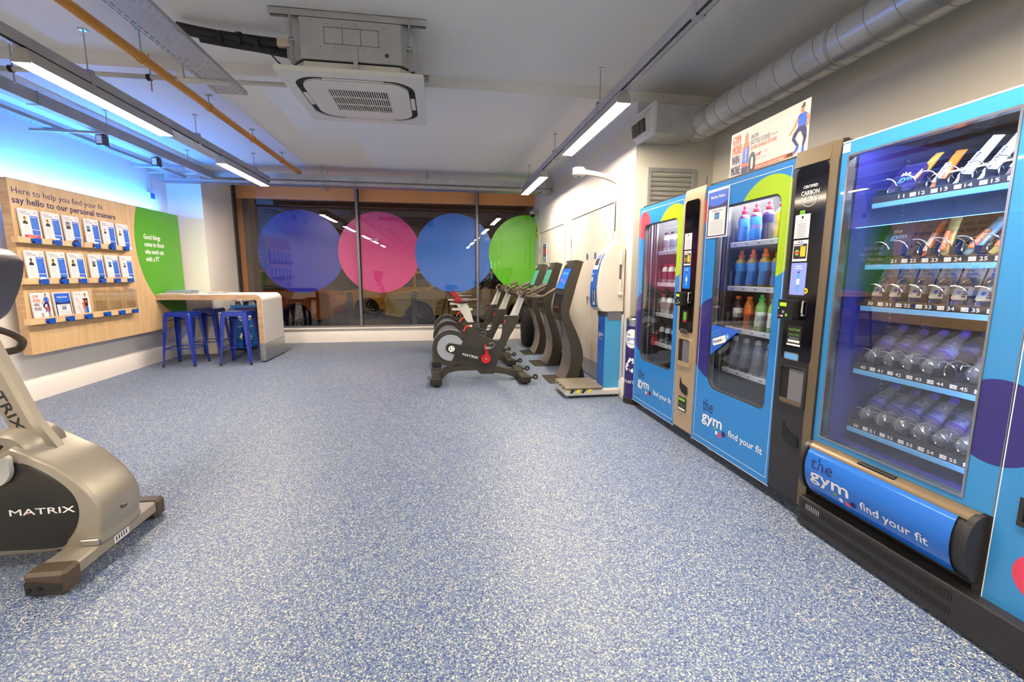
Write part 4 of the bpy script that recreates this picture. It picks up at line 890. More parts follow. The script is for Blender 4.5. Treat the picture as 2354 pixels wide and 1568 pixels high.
# ================================================================== indoor cycles by the kiosks
def smooth(pts, n=4):
    """closed Catmull-Rom through the points"""
    P = [Vector((a, b_)) for a, b_ in pts]; K = len(P); out = []
    for i in range(K):
        p0, p1, p2, p3 = P[i-1], P[i], P[(i+1) % K], P[(i+2) % K]
        for k in range(n):
            u = k/n; q = 0.5*((2*p1)+(p2-p0)*u+(2*p0-5*p1+4*p2-p3)*u*u+(3*p1-p0-3*p2+p3)*u*u*u); out.append((q.x, q.y))
    return out
def arc(cx, cz, r, a0, a1, n): return [(cx+r*math.cos(math.radians(a0+(a1-a0)*i/n)), cz+r*math.sin(math.radians(a0+(a1-a0)*i/n))) for i in range(n+1)]
def pr(t, name, f, pts, y0, y1, m, bevel=0.004, **k): return B().prism(f, pts, -y0, -y1, m, **k).build(name, t, bevel=bevel)
def cycle(x, y, lab, first=None):
    if first: return dup(first, (x, y, 0), lab)
    t = thing('indoor_cycle', (x, y, 0), lab, 'exercise bike', 'indoor cycles side by side'); f = FC(y, x, 0)
    FCX, FCZ = -0.305, 0.388
    wheel = B().lathe([(0.0, -0.012), (0.150, -0.012), (0.156, -0.006), (0.156, 0.006), (0.150, 0.012), (0, 0.012)], 'fly_silver', (x+FCX, y-0.02, FCZ), 48, 'Y').build('flywheel', t)
    g = B()
    for a in (25, 60, 140, 200, 255, 300): g.line(Fr((x+FCX, y-0.0325, FCZ), (1, 0, 0), (0, 0, 1)), 0, 0, 0.15*math.cos(math.radians(a)), 0.15*math.sin(math.radians(a)), 0.004, 'chrome', 0.0)
    g.build('glint_lines', wheel)
    o = arc(FCX, FCZ, 0.203, 38, 295, 40); i_ = arc(FCX, FCZ, 0.158, 295, 42, 34)
    pr(t, 'flywheel_guard', f, o+i_, -0.052, 0.035, 'bike_black', 0.008)
    o = arc(FCX, FCZ, 0.2055, 60, 280, 40); i_ = arc(FCX, FCZ, 0.196, 280, 60, 40)
    pr(t, 'guard_trim', f, o+i_, -0.040, 0.02, 'fly_silver', 0)
    fr_ = [(-0.144, 0.672), (-0.03, 0.672), (-0.013, 0.576), (0.024, 0.533), (0.131, 0.482), (0.228, 0.448), (0.265, 0.469), (0.285, 0.54), (0.290, 0.64), (0.300, 0.716), (0.325, 0.742), (0.482, 0.742), (0.462, 0.672), (0.415, 0.585), (0.374, 0.52), (0.309, 0.392), (0.249, 0.262), (0.211, 0.175), (0.162, 0.146), (0.065, 0.141), (-0.086, 0.173), (-0.255, 0.195), (-0.30, 0.225), (-0.265, 0.30), (-0.178, 0.435), (-0.156, 0.488), (-0.20, 0.545), (-0.165, 0.575), (-0.105, 0.535), (-0.129, 0.605)]
    pr(t, 'main_frame', f, fr_, -0.035, 0.035, 'bike_black', 0.012)
    cap = arc(FCX, FCZ, 0.055, 95, 262, 12)+arc(0.100, 0.262, 0.098, 262, 440, 18)
    pr(t, 'drive_cover', f, cap, -0.062, -0.034, 'matrix_black', 0.006)
    B().text(Fr((x-0.175, y-0.0625, 0.305), (0.966, 0, -0.259), (0.259, 0, 0.966)), 'MATRIX', 0, 0, 0.178, 0.026, 'ink_white', 0.02, 0.001).build('cover_lettering', t)
    g = B(); fe = Fr((x+FCX+0.01, y-0.0625, FCZ-0.008), (1, 0, 0), (0, 0, 1))
    g.flat(fe, circ(0, 0, 0.035, 24), 'ink_white', 0.0008)
    for q in (((-0.02, -0.02), (0.0, -0.005), (-0.012, 0.012)), ((0.005, 0.028), (0.012, 0.005), (0.026, 0.01)), ((0.0, -0.03), (0.018, -0.008), (0.024, -0.02)), ((-0.03, 0.012), (-0.008, 0.018), (-0.01, 0.028))): g.flat(fe, q, 'matrix_black', 0.0014)
    g.build('wheel_emblem', t)
    cr = B().lathe([(0, -0.012), (0.05, -0.012), (0.056, -0.004), (0.056, 0.004), (0, 0.004)], 'red_part', (x+0.088, y-0.075, 0.262), 28, 'Y').lathe([(0, -0.018), (0.012, -0.018), (0.014, -0.010)], 'steel', (x+0.088, y-0.075, 0.262), 14, 'Y').build('crank_disc', t)
    B().prism(f, [(0.070, 0.275), (0.108, 0.275), (0.118, 0.385), (0.082, 0.385)], 0.088, 0.100, 'red_part').build('crank_arm', cr, bevel=0.004)
    pd = B().box(x+0.070, x+0.135, y-0.17, y-0.10, 0.385, 0.405, 'steel', 0.004).box(x+0.066, x+0.082, y-0.165, y-0.11, 0.375, 0.43, 'red_part', 0.004).tube([(x+0.135, y-0.165, 0.39), (x+0.175, y-0.16, 0.42), (x+0.17, y-0.13, 0.45), (x+0.12, y-0.12, 0.44)], 0.006, 'chrome', 6); pd.build('pedal', t)
    B().box(x+0.03, x+0.10, y+0.09, y+0.17, 0.115, 0.133, 'steel', 0.004).tube([(x+0.04, y+0.1, 0.11), (x+0.035, y+0.1, 0.06), (x+0.09, y+0.1, 0.055), (x+0.10, y+0.1, 0.11)], 0.005, 'black', 6).build('pedal', t)
    # base: arched beam with two feet
    A = [(-0.468, 0.06), (-0.393, 0.149), (-0.298, 0.185), (0.0, 0.172), (0.195, 0.167), (0.326, 0.132), (0.458, 0.100), (0.53, 0.095), (0.53, 0.03), (0.414, 0.03), (0.326, 0.066), (0.194, 0.088), (0.173, 0.074), (0.021, 0.083), (-0.011, 0.122), (-0.235, 0.123), (-0.341, 0.098), (-0.416, 0.02)]
    pr(t, 'base_beam', f, A, -0.04, 0.04, 'bike_black', 0.01)
    for cx, nm in ((-0.47, 'rear_foot'), (0.50, 'front_foot')):
        ft = B().box(x+cx-0.055, x+cx+0.055, y-0.27, y+0.27, 0.028, 0.088, 'bike_black', 0.014).build(nm, t)
        for s_ in (-1, 1):
            B().box(x+cx-0.062, x+cx+0.062, y+s_*0.27-0.05, y+s_*0.27+0.03, 0.022, 0.10, 'rubber', 0.012).cyl((x+cx, y+s_*0.25, 0), (x+cx, y+s_*0.25, 0.03), 0.03, 'rubber', 12).build('end_cap', ft)
            if cx > 0:
                B().box(x+cx+0.05, x+cx+0.11, y+s_*0.24-0.01, y+s_*0.24+0.01, 0.055, 0.08, 'bike_black', 0.004).lathe([(0, -0.014), (0.03, -0.014), (0.033, 0), (0.03, 0.014), (0, 0.014)], 'bike_black', (x+cx+0.125, y+s_*0.24, 0.072), 16, 'Y').lathe([(0, -0.016), (0.01, -0.016), (0.01, 0.016), (0, 0.016)], 'steel', (x+cx+0.125, y+s_*0.24, 0.072), 10, 'Y').build('transport_wheel', ft)
    # seat post, slider and saddle
    pr(t, 'seat_post', f, [(-0.186, 0.804), (-0.078, 0.804), (-0.040, 0.662), (-0.112, 0.662)], -0.02, 0.02, 'bike_silver', 0.004)
    pr(t, 'seat_slider', f, [(-0.283, 0.833), (-0.053, 0.828), (-0.053, 0.804), (-0.283, 0.806)], -0.02, 0.02, 'bike_silver', 0.003)
    pr(t, 'seat_neck', f, [(-0.204, 0.875), (-0.11, 0.870), (-0.085, 0.826), (-0.184, 0.827)], -0.018, 0.018, 'bike_silver', 0.004)
    sec = [(-0.262, 0.070, 0.930, 0.045), (-0.235, 0.085, 0.952, 0.075), (-0.17, 0.080, 0.950, 0.078), (-0.12, 0.058, 0.942, 0.062), (-0.07, 0.034, 0.935, 0.040), (-0.02, 0.026, 0.934, 0.034), (0.006, 0.016, 0.928, 0.026)]
    for (i0, i1, m, nm) in ((0, 2, 'saddle_red', 'saddle_rear'), (2, 6, 'saddle_black', 'saddle')):
        vs = []; n = 14; S = sec[i0:i1+1]
        for (sx, hw, zt, th) in S:
            for k in range(n):
                a = 2*PI*k/n; vs.append((x+sx, y+hw*math.cos(a), zt-th*0.5+th*0.5*(math.sin(a) if math.sin(a) > 0 else math.sin(a)*0.9)))
        fs = [(i*n+k, i*n+(k+1) % n, (i+1)*n+(k+1) % n, (i+1)*n+k) for i in range(len(S)-1) for k in range(n)]+[tuple(range(n)), tuple((len(S)-1)*n+k for k in range(n))]
        B().add(vs, fs, m).build(nm, t, angle=70)
    pr(t, 'handlebar_post', f, [(0.368, 0.735), (0.462, 0.735), (0.540, 0.955), (0.482, 0.972)], -0.022, 0.022, 'bike_silver', 0.004)
    for fx, fz in ((0.335, 0.742), (-0.118, 0.676)):
        B().tube([(x+fx, y-0.03, fz), (x+fx-0.03, y-0.055, fz-0.004), (x+fx-0.035, y-0.06, fz-0.03)], 0.009, 'bike_black', 8).build('clamp_knob', t)
    B().cyl((x-0.125, y-0.045, 0.635), (x-0.16, y-0.06, 0.575), 0.009, 'red_part', 8).cyl((x+0.31, y-0.045, 0.70), (x+0.30, y-0.05, 0.66), 0.007, 'red_part', 8).build('brake_lever', t)
    B().rect(Fr((x, y-0.0365, 0), (1, 0, 0), (0, 0, 1)), -0.115, 0.622, -0.062, 0.642, 'ink_white', 0).rect(Fr((x, y-0.0365, 0), (1, 0, 0), (0, 0, 1)), -0.115, 0.622, -0.085, 0.642, 'ink_orange', 0.0005).build('warning_label', t)
    # handlebars
    hb = B()
    for s_ in (-1, 1):
        hb.tube([(x+0.50, y+s_*0.02, 0.965), (x+0.497, y+s_*0.12, 0.962), (x+0.492, y+s_*0.20, 0.975), (x+0.500, y+s_*0.225, 1.01), (x+0.53, y+s_*0.23, 1.040), (x+0.555, y+s_*0.225, 1.035)], 0.017, 'matrix_grip', 10)
        hb.tube([(x+0.497, y+s_*0.12, 0.962), (x+0.60, y+s_*0.19, 0.958), (x+0.70, y+s_*0.225, 0.966), (x+0.77, y+s_*0.225, 1.005), (x+0.842, y+s_*0.215, 1.045)], 0.017, 'matrix_grip', 10)
        hb.tube([(x+0.52, y+s_*0.05, 0.975), (x+0.60, y+s_*0.06, 1.002), (x+0.70, y+s_*0.055, 1.055), (x+0.79, y+s_*0.05, 1.095)], [0.016, 0.017, 0.017, 0.015], 'matrix_grip', 10)
    hb.tube([(x+0.70, y-0.22, 0.966), (x+0.72, y, 0.955), (x+0.70, y+0.22, 0.966)], 0.015, 'matrix_grip', 8)
    hb.build('handlebars', t)
    B().prism(f, [(0.56, 1.005), (0.70, 1.07), (0.705, 1.055), (0.57, 0.985)], -0.045, 0.045, 'matrix_black').box(x+0.545, x+0.575, y-0.05, y+0.05, 0.995, 1.005, 'red_part').build('bike_console', t)
    B().tube([(x+0.73, y-0.06, 0.95), (x+0.74, y-0.065, 0.90), (x+0.76, y-0.06, 0.87), (x+0.79, y-0.06, 0.93)], 0.010, 'matrix_black', 8).build('bottle_cage', t)
    return t
c1 = cycle(0.42, 5.09, 'black indoor cycle nearest the viewer with MATRIX lettering')
cycle(0.42, 6.07, 'middle one of the three black indoor cycles', c1)
cycle(0.42, 7.03, 'black indoor cycle farthest back, nearest the window', c1)

# ================================================================== upright exercise bike at the left edge
ux, uy = -1.50, 2.10
t = thing('upright_bike', (ux, uy, 0), 'large silver and black MATRIX exercise bike cut by the left edge', 'exercise bike')
f = FC(uy, ux, 0)
cover = [(-0.155, 0.47), (-0.161, 0.525), (-0.129, 0.559), (-0.069, 0.530), (0.034, 0.500), (0.085, 0.470), (0.13, 0.425), (0.173, 0.366), (0.202, 0.308), (0.215, 0.254), (0.200, 0.201), (0.170, 0.155), (0.110, 0.12), (0.096, 0.085), (-0.069, 0.077), (-0.030, 0.115), (0.005, 0.165), (0.024, 0.222), (0.023, 0.275), (0.005, 0.323), (-0.037, 0.371), (-0.096, 0.421)]
def inset(pts, c, k): return [(c[0]+(a-c[0])*k, c[1]+(b_-c[1])*k) for a, b_ in pts]
def loft(name, t, fr_, layers, m, angle=50):
    n = len(layers[0][0]); vs = []
    for pts, d in layers: vs += [fr_(a, b_, d) for a, b_ in pts]
    K = len(layers); fs = [tuple(range(n))]+[tuple((K-1)*n+k for k in range(n))]
    fs += [(i*n+k, i*n+(k+1) % n, (i+1)*n+(k+1) % n, (i+1)*n+k) for i in range(K-1) for k in range(n)]
    return B().add(vs, fs, m).build(name, t, angle=angle)
band_out = [(-0.19, 0.508), (-0.165, 0.520), (-0.089, 0.478), (-0.028, 0.440), (0.022, 0.393), (0.064, 0.343), (0.097, 0.292), (0.116, 0.244), (0.119, 0.184), (0.110, 0.135), (0.098, 0.085)]
full = band_out+[(-0.069, 0.077), (-0.281, 0.085), (-0.55, 0.10), (-0.80, 0.12), (-0.86, 0.25), (-0.78, 0.42), (-0.55, 0.50), (-0.30, 0.47)]
ctr = (-0.25, 0.28)
# upper shell runs over the whole width; side shells step out to meet the black panel
def shift(pts, k): return [(ctr[0]+(a-ctr[0])*k, ctr[1]+(b_-ctr[1])*k) for a, b_ in pts]
fs_ = smooth(full, 4)
loft('body_shell', t, f, [(shift(fs_, 0.955), -0.124), (shift(fs_, 0.975), -0.122), (shift(fs_, 0.992), -0.114), (fs_, -0.10), (shift(fs_, 1.012), -0.05), (shift(fs_, 1.016), 0.0), (shift(fs_, 1.012), 0.05), (fs_, 0.10), (shift(fs_, 0.992), 0.114), (shift(fs_, 0.975), 0.122), (shift(fs_, 0.955), 0.124)], 'matrix_silver', 50)
blk = smooth([(a+0.020, b_+0.010) for a, b_ in [(-0.80, 0.14), (-0.60, 0.10), (-0.30, 0.088), (-0.078, 0.082), (-0.034, 0.115), (-0.001, 0.165), (0.016, 0.222), (0.014, 0.275), (-0.005, 0.323), (-0.045, 0.371), (-0.105, 0.421), (-0.175, 0.455), (-0.30, 0.46), (-0.55, 0.44), (-0.76, 0.36)]], 4)
for s_ in (1, -1): loft('black_side_panel', t, f, [(blk, s_*0.09), (blk, s_*0.126), (inset(blk, (-0.3, 0.27), 0.985), s_*0.129)], 'matrix_black', 40)
B().text(Fr((ux-0.200, uy-0.1295, 0.245), (1, 0, 0), (0, 0, 1)), 'MATRIX', 0, 0, 0.228, 0.026, 'ink_white', 0.02, 0.0005).flat(Fr((ux-0.200, uy-0.1295, 0.245), (1, 0, 0), (0, 0, 1)), [(0.058, 0.002), (0.068, 0.002), (0.063, 0.01)], 'red_part', 0.001).build('side_lettering', t)
g = B()
for a, b_ in ((0.128, 0.205), (0.192, 0.235), (-0.118, 0.478)): g.lathe([(0, -0.121), (0.008, -0.121), (0.008, -0.10)], 'ac_grey' if a > 0 else 'chrome', (ux+a-0.02 if a > 0 else ux+a, uy+(0.012 if a < 0.15 else 0.03), b_), 12, 'Y')
g.build('screws', t)
# mast
mst = [(-0.055, 0.425), (-0.205, 0.50), (-0.245, 0.565), (-0.330, 0.82), (-0.395, 1.04), (-0.30, 1.06), (-0.262, 0.945), (-0.15, 0.601)]
loft('mast', t, f, [(mst, -0.032), (inset(mst, (-0.2, 0.7), 1.0), 0.032)], 'matrix_silver', 30).modifiers.new('b', 'BEVEL').width = 0.014
ax = Vector((-0.26-(-0.08), 0, 0.935-0.47)).normalized()
dr = -ax; up_ = Vector((dr.z*-1, 0, dr.x)); up_ = Vector((-dr.z, 0, dr.x)) 
B().text(Fr((ux-0.282, uy-0.0325, 0.800), (0.36, 0, -0.933), (0.933, 0, 0.36)), 'MATRIX', -0.035, -0.020, 0.285, 0.036, 'ink_black', 0.02, 0.001).build('mast_lettering', t)
B().lathe([(0, -0.10), (0.09, -0.10), (0.11, -0.07), (0.11, 0.07), (0.09, 0.10), (0, 0.10)], 'matrix_silver', (ux-0.22, uy, 0.47), 32, 'Y').build('rear_hump', t)
cs = smooth([(a-0.075, b_) for a, b_ in [(-0.40, 1.30), (-0.26, 1.306), (-0.19, 1.295), (-0.155, 1.262), (-0.152, 1.235), (-0.170, 1.165), (-0.205, 1.085), (-0.245, 1.02), (-0.31, 0.985), (-0.38, 1.02), (-0.42, 1.15)]], 3)
loft('console', t, f, [(inset(cs, (-0.375, 1.15), 0.95), -0.145), (cs, -0.125), (cs, 0.125), (inset(cs, (-0.375, 1.15), 0.95), 0.145)], 'console_grey', 40)
g = B()
for k in range(5): g.box(ux-0.292-k*0.004, ux-0.254-k*0.004, uy-0.147, uy-0.144, 1.128+k*0.013, 1.133+k*0.013, 'black')
g.build('speaker_slots', t)
B().box(ux-0.305, ux-0.265, uy-0.147, uy-0.143, 1.105, 1.113, 'ink_orange').build('orange_mark', t)
for s_ in (-1, 1):
    B().tube([(ux-0.42, uy+s_*0.05, 1.00), (ux-0.42, uy+s_*0.12, 0.985), (ux-0.37, uy+s_*0.19, 0.945), (ux-0.335, uy+s_*0.205, 0.91), (ux-0.335, uy+s_*0.205, 0.885), (ux-0.36, uy+s_*0.20, 0.862), (ux-0.42, uy+s_*0.12, 0.855), (ux-0.36, uy+s_*0.03, 0.87)], 0.0155, 'matrix_grip', 12).build('handlebar', t)
# front stabiliser bar
def rotz(px_, py_, a): return (px_*math.cos(a)-py_*math.sin(a), px_*math.sin(a)+py_*math.cos(a))
sb = B(); sb.M = Matrix.Translation((ux+0.035, uy-0.005, 0)) @ Matrix.Rotation(-0.02, 4, 'Z')
sb.box(-0.068, 0.062, -0.25, 0.26, 0.035, 0.092, 'matrix_silver', 0.008); so = sb.build('front_stabiliser', t)
for s_ in (-1, 1):
    c = B(); c.M = Matrix.Translation((ux+0.035, uy-0.005, 0)) @ Matrix.Rotation(-0.02, 4, 'Z')
    y0, y1 = (-0.305, -0.22) if s_ < 0 else (0.235, 0.31)
    c.box(-0.074, 0.068, y0, y1, 0.004, 0.097, 'matrix_grip', 0.012); c.build('rubber_end', so)
    c = B(); c.M = Matrix.Translation((ux+0.035, uy-0.005, 0)) @ Matrix.Rotation(-0.02, 4, 'Z')
    if s_ < 0:
        c.prism(Fr((0, -0.306, 0), (1, 0, 0), (0, 0, 1)), [(-0.06, 0.018), (0.058, 0.03), (0.058, 0.05), (-0.06, 0.068)], 0, 0.008, 'matrix_black').lathe([(0, -0.318), (0.008, -0.318), (0.008, -0.31)], 'black', (-0.045, 0, 0.04), 10, 'Y').lathe([(0, -0.318), (0.009, -0.318), (0.009, -0.31)], 'black', (-0.012, 0, 0.043), 10, 'Y'); c.build('end_plate', so)
B().box(ux+0.03, ux+0.098, uy-0.135, uy-0.10, 0.092, 0.12, 'steel', 0.004).build('mounting_bracket', t)
c = B(); c.M = Matrix.Translation((ux+0.035, uy-0.005, 0)) @ Matrix.Rotation(-0.02, 4, 'Z'); c.box(0.0622, 0.0632, -0.04, 0.05, 0.045, 0.08, 'paper')
for k in range(5): c.box(0.0633, 0.0636, -0.03+k*0.015, -0.024+k*0.015, 0.052, 0.072, 'ink_black')
c.build('rating_label', t)
B().box(ux-0.85, ux-0.05, uy-0.07, uy+0.07, 0.04, 0.082, 'matrix_silver', 0.008).build('lower_beam', t)
B().box(ux-0.09, ux+0.02, uy-0.1, uy+0.1, 0.055, 0.09, 'matrix_black', 0.01).build('beam_boot', t)
B().box(ux-0.95, ux-0.83, uy-0.30, uy+0.30, 0.0, 0.085, 'matrix_silver', 0.01).build('rear_stabiliser', t)
# near pedal with its strap and the crank arm
B().prism(FC(uy-0.155, ux), smooth([(-0.50, 0.32), (-0.45, 0.29), (-0.25, 0.44), (-0.165, 0.50), (-0.155, 0.46), (-0.16, 0.42), (-0.19, 0.385), (-0.24, 0.385), (-0.32, 0.36), (-0.45, 0.26)], 3), 0, -0.02, 'cast_metal').build('crank_arm', t, bevel=0.005)
pd = B().prism(FC(uy-0.30, ux), [(-0.40, 0.545), (-0.22, 0.545), (-0.150, 0.568), (-0.130, 0.555), (-0.155, 0.525), (-0.25, 0.505), (-0.40, 0.500)], 0, -0.11, 'black').build('pedal', t, bevel=0.008)
B().prism(FC(uy-0.305, ux), [(-0.40, 0.519), (-0.22, 0.525), (-0.140, 0.548), (-0.138, 0.543), (-0.22, 0.517), (-0.40, 0.511)], 0.001, -0.002, 'ink_orange').build('orange_edge', pd)
B().tube([(ux-0.36, uy-0.31, 0.55), (ux-0.28, uy-0.312, 0.615), (ux-0.20, uy-0.312, 0.62), (ux-0.145, uy-0.31, 0.575)], 0.010, 'rubber', 8).build('strap', pd)

# ================================================================== check-in kiosks
def kiosk(x, y, lab, scr, first=None):
    t = thing('check_in_kiosk', (x, y, 0), lab, 'kiosk', 'curved check-in kiosks'); f = FC(y, 0, 0); x -= 1.44
    front = [(1.488, 1.362), (1.4265, 1.20), (1.342, 0.98), (1.318, 0.80), (1.335, 0.72), (1.385, 0.58), (1.437, 0.40), (1.445, 0.27), (1.425, 0.14), (1.370, 0.012)]
    back = [(1.56, 1.345), (1.50, 1.15), (1.44, 0.92), (1.412, 0.80), (1.43, 0.715), (1.50, 0.57), (1.56, 0.42), (1.58, 0.30), (1.565, 0.18), (1.515, 0.012)]
    def cr(P, n=4):
        out = []
        for i in range(len(P)-1):
            p0 = Vector(P[max(i-1, 0)]); p1 = Vector(P[i]); p2 = Vector(P[i+1]); p3 = Vector(P[min(i+2, len(P)-1)])
            for k in range(n):
                u = k/n; q = 0.5*((2*p1)+(p2-p0)*u+(2*p0-5*p1+4*p2-p3)*u*u+(3*p1-p0-3*p2+p3)*u*u*u); out.append((q.x+x, q.y))
        out.append((P[-1][0]+x, P[-1][1])); return out
    F_, K_ = cr(front), cr(back)
    B().prism(f, F_+K_[::-1], 0.19, -0.19, 'kiosk_black').build('body', t, angle=25, bevel=0.006)
    # brushed front skin
    vs = []; n = len(F_)
    for (a, z) in F_: vs += [(a-0.003, y-0.182, z), (a-0.003, y+0.182, z)]
    k0 = int(n*0.46)
    B().add(vs[2*k0:], [(2*i, 2*i+1, 2*i+3, 2*i+2) for i in range(n-1-k0)], 'kiosk_front').build('front_skin', t, angle=60)
    # the screen and fittings lie in the upper front plane
    p0, p1 = Vector((1.353+x, 0, 1.01)), Vector((1.488+x, 0, 1.362)); u = (p1-p0).normalized()
    fr_ = Fr((p0.x, y, p0.z), (0, -1, 0), u)
    B().prism(fr_, [(-0.185, -0.03), (0.185, -0.03), (0.185, 0.372), (-0.185, 0.372)], 0.0, 0.012, 'kiosk_black').build('head_panel', t, bevel=0.003)
    B().prism(fr_, [(-0.155, 0.035), (0.155, 0.035), (0.155, 0.275), (-0.155, 0.275)], 0.011, 0.014, scr).build('screen', t)
    B().ring(fr_, [(-0.165, 0.025), (0.165, 0.025), (0.165, 0.285), (-0.165, 0.285)], [(-0.155, 0.035), (0.155, 0.035), (0.155, 0.275), (-0.155, 0.275)], 0.010, 0.016, 'black').build('screen_bezel', t)
    g = B().rect(fr_, -0.165, 0.320, -0.120, 0.350, 'ink_white', 0.0135).flat(fr_, circ(0.0, 0.335, 0.012, 12, ry=0.016), 'ink_grey', 0.0135).rect(fr_, -0.158, 0.328, -0.127, 0.332, 'ink_grey', 0.014).rect(fr_, -0.02, 0.312, 0.0, 0.316, 'ink_grey', 0.0135); g.build('badge', t)
    if scr == 'screen_blue':
        g = B()
        for a, b_, m in ((-0.10, 0.20, 'ink_sky'), (-0.03, 0.20, 'ink_sky'), (0.04, 0.20, 'ink_sky'), (-0.10, 0.12, 'ink_sky'), (-0.03, 0.12, 'ink_pink'), (0.04, 0.10, 'ink_sky')): g.rect(fr_, a, b_, a+0.045, b_+0.03, m, 0.0145)
        g.build('screen_tiles', t)
    p0, p1 = Vector((1.315+x, 0, 0.80)), Vector((1.348+x, 0, 0.96)); fr_ = Fr((p0.x, y, p0.z), (0, -1, 0), p1-p0)
    B().ring(fr_, [(-0.11, 0.03), (0.11, 0.03), (0.11, 0.125), (-0.11, 0.125)], [(-0.085, 0.055), (0.085, 0.055), (0.085, 0.11), (-0.085, 0.11)], -0.01, 0.012, 'black').rect(fr_, -0.085, 0.055, 0.085, 0.11, 'ac_slot', 0.001).build('reader_slot', t)
    B().rect(fr_, -0.08, 0.036, 0.08, 0.043, 'ink_orange', 0.013).rect(fr_, -0.04, -0.015, 0.03, 0.018, 'ink_black', 0.013).build('reader_light', t)
    B().box(x+1.20, x+1.62, y-0.20, y+0.20, 0.0, 0.010, 'kiosk_black', 0.002).build('base_plate', t)
    for q0 in (-0.15, 0.17): B().prism(f, [(x+1.545, 0.32), (x+1.62, 0.012), (x+1.50, 0.012)], q0, q0-0.02, 'black').build('rear_brace', t)
    B().tube([(x+1.325, y-0.06, 0.80), (x+1.335, y-0.06, 0.70), (x+1.37, y-0.055, 0.58), (x+1.36, y-0.06, 0.48)], 0.0035, 'black', 6).build('reader_cable', t)
    return t
kiosk(1.44, 5.00, 'black curved kiosk with a blue screen, nearest the viewer', 'screen_blue')
kiosk(1.47, 5.96, 'middle black curved kiosk with a green screen', 'screen_green')
kiosk(1.49, 6.84, 'black curved kiosk farthest back by the window', 'screen_green')
t = thing('hanging_bag', (1.45, 7.45, 0.0), 'black bag standing behind the farthest kiosk', 'bag')
bp = smooth([(1.36, 0.10), (1.40, 0.02), (1.50, 0.0), (1.56, 0.10), (1.57, 0.35), (1.52, 0.62), (1.44, 0.68), (1.38, 0.62), (1.35, 0.40)], 3)
loft('bag_body', t, FC(7.45), [(inset(bp, (1.46, 0.34), 0.8), 0.10), (bp, 0.06), (bp, -0.06), (inset(bp, (1.46, 0.34), 0.8), -0.10)], 'black_matte', 60)
B().tube([(1.42, 7.36, 0.66), (1.43, 7.33, 0.72), (1.50, 7.33, 0.71), (1.51, 7.36, 0.62)], 0.010, 'black', 8).build('bag_handle', t)

# ================================================================== body composition scale
t = thing('body_scale', (1.50, 4.34, 0), 'white body measuring scale with blue column and curved height arm', 'scale')
B().box(1.20, 1.76, 4.16, 4.54, 0.022, 0.085, 'scale_grey', 0.012).build('base', t)
B().box(1.19, 1.58, 4.15, 4.55, 0.085, 0.118, 'scale_plate', 0.012).build('platform', t)
for x, y in ((1.26, 4.2), (1.26, 4.5), (1.7, 4.2), (1.7, 4.5)): B().cyl((x, y, 0), (x, y, 0.024), 0.018, 'rubber', 10).build('foot', t)
g = B(); hp = [(1.215, 0.122), (1.215, 0.055), (1.25, 0.040), (1.46, 0.046), (1.46, 0.085)]
f = FC(4.147)
for k in range(5):
    x0 = 1.20+k*0.058; g.flat(f, [(x0, 0.092), (x0+0.035, 0.092), (x0+0.005, 0.055 if k else 0.08), (x0-0.02 if k else x0, 0.055 if k else 0.07)], 'hazard_yellow' if k % 2 == 0 else 'black', 0.001)
g.build('hazard_tape', t)
g = B(); f2 = FX(1.188)
for k in range(7): g.flat(f2, [(-4.54+k*0.055, 0.112), (-4.54+k*0.055+0.03, 0.112), (-4.54+k*0.055+0.01, 0.09), (-4.54+k*0.055-0.02, 0.09)], 'hazard_yellow' if k % 2 else 'black', 0.001)
g.build('hazard_tape', t)
B().box(1.60, 1.765, 4.21, 4.40, 0.085, 0.80, 'post_blue').build('column', t)
g = B(); f = FX(1.5985)
g.rect(f, -4.40, 0.085, -4.21, 0.80, 'scale_blue', 0).text(f, 'the', -4.375, 0.66, 0.06, 0.04, 'ink_navy', 0.01, 0.001).text(f, 'gym', -4.375, 0.60, 0.12, 0.04, 'ink_white', 0.02, 0.001).text(f, 'find your fit', -4.37, 0.565, 0.11, 0.014, 'ink_white', 0, 0.001)
g.flat(f, circ(-4.245, 0.582, 0.008, 10), 'ink_navy', 0.001).flat(f, circ(-4.26, 0.574, 0.006, 10), 'ink_pink', 0.001)
for k in range(4): g.rect(f, -4.38, 0.44-k*0.035, -4.27+0.02*(k % 2), 0.445-k*0.035, 'ink_sky', 0.001)
g.build('column_print', t)
B().box(1.59, 1.76, 4.205, 4.405, 0.80, 0.845, 'ac_grey').box(1.62, 1.76, 4.204, 4.206, 0.765, 0.845, 'frame_grey').build('top_bracket', t)
B().box(1.765, 1.785, 4.19, 4.38, 0.09, 0.82, 'strip_clear', 0.004).build('cable_cover', t)
hd = [(1.775, 0.845), (1.775, 1.47), (1.765, 1.500), (1.735, 1.512), (1.69, 1.505), (1.64, 1.475), (1.585, 1.41), (1.545, 1.32), (1.52, 1.20), (1.508, 1.08), (1.512, 0.93), (1.522, 0.885), (1.555, 0.85), (1.60, 0.843)]
loft('head_housing', t, FC(4.30), [(inset(hd, (1.66, 1.15), 0.975), 0.105), (hd, 0.093), (hd, -0.12), (inset(hd, (1.66, 1.15), 0.975), -0.13)], 'scale_white', 40)
vs = []; fp = [(1.640, 1.478), (1.583, 1.412), (1.541, 1.32), (1.516, 1.20), (1.504, 1.08), (1.508, 0.93), (1.518, 0.887)]
def skin_strip(name, pts, y0, y1, m, d=0.003):
    vs = []
    for (a, z) in pts: vs += [(a-d, y0, z), (a-d, y1, z)]
    return B().add(vs, [(2*i, 2*i+1, 2*i+3, 2*i+2) for i in range(len(pts)-1)], m).build(name, t, angle=60)
skin_strip('front_print', fp[1:], 4.225, 4.395, 'scale_blue')
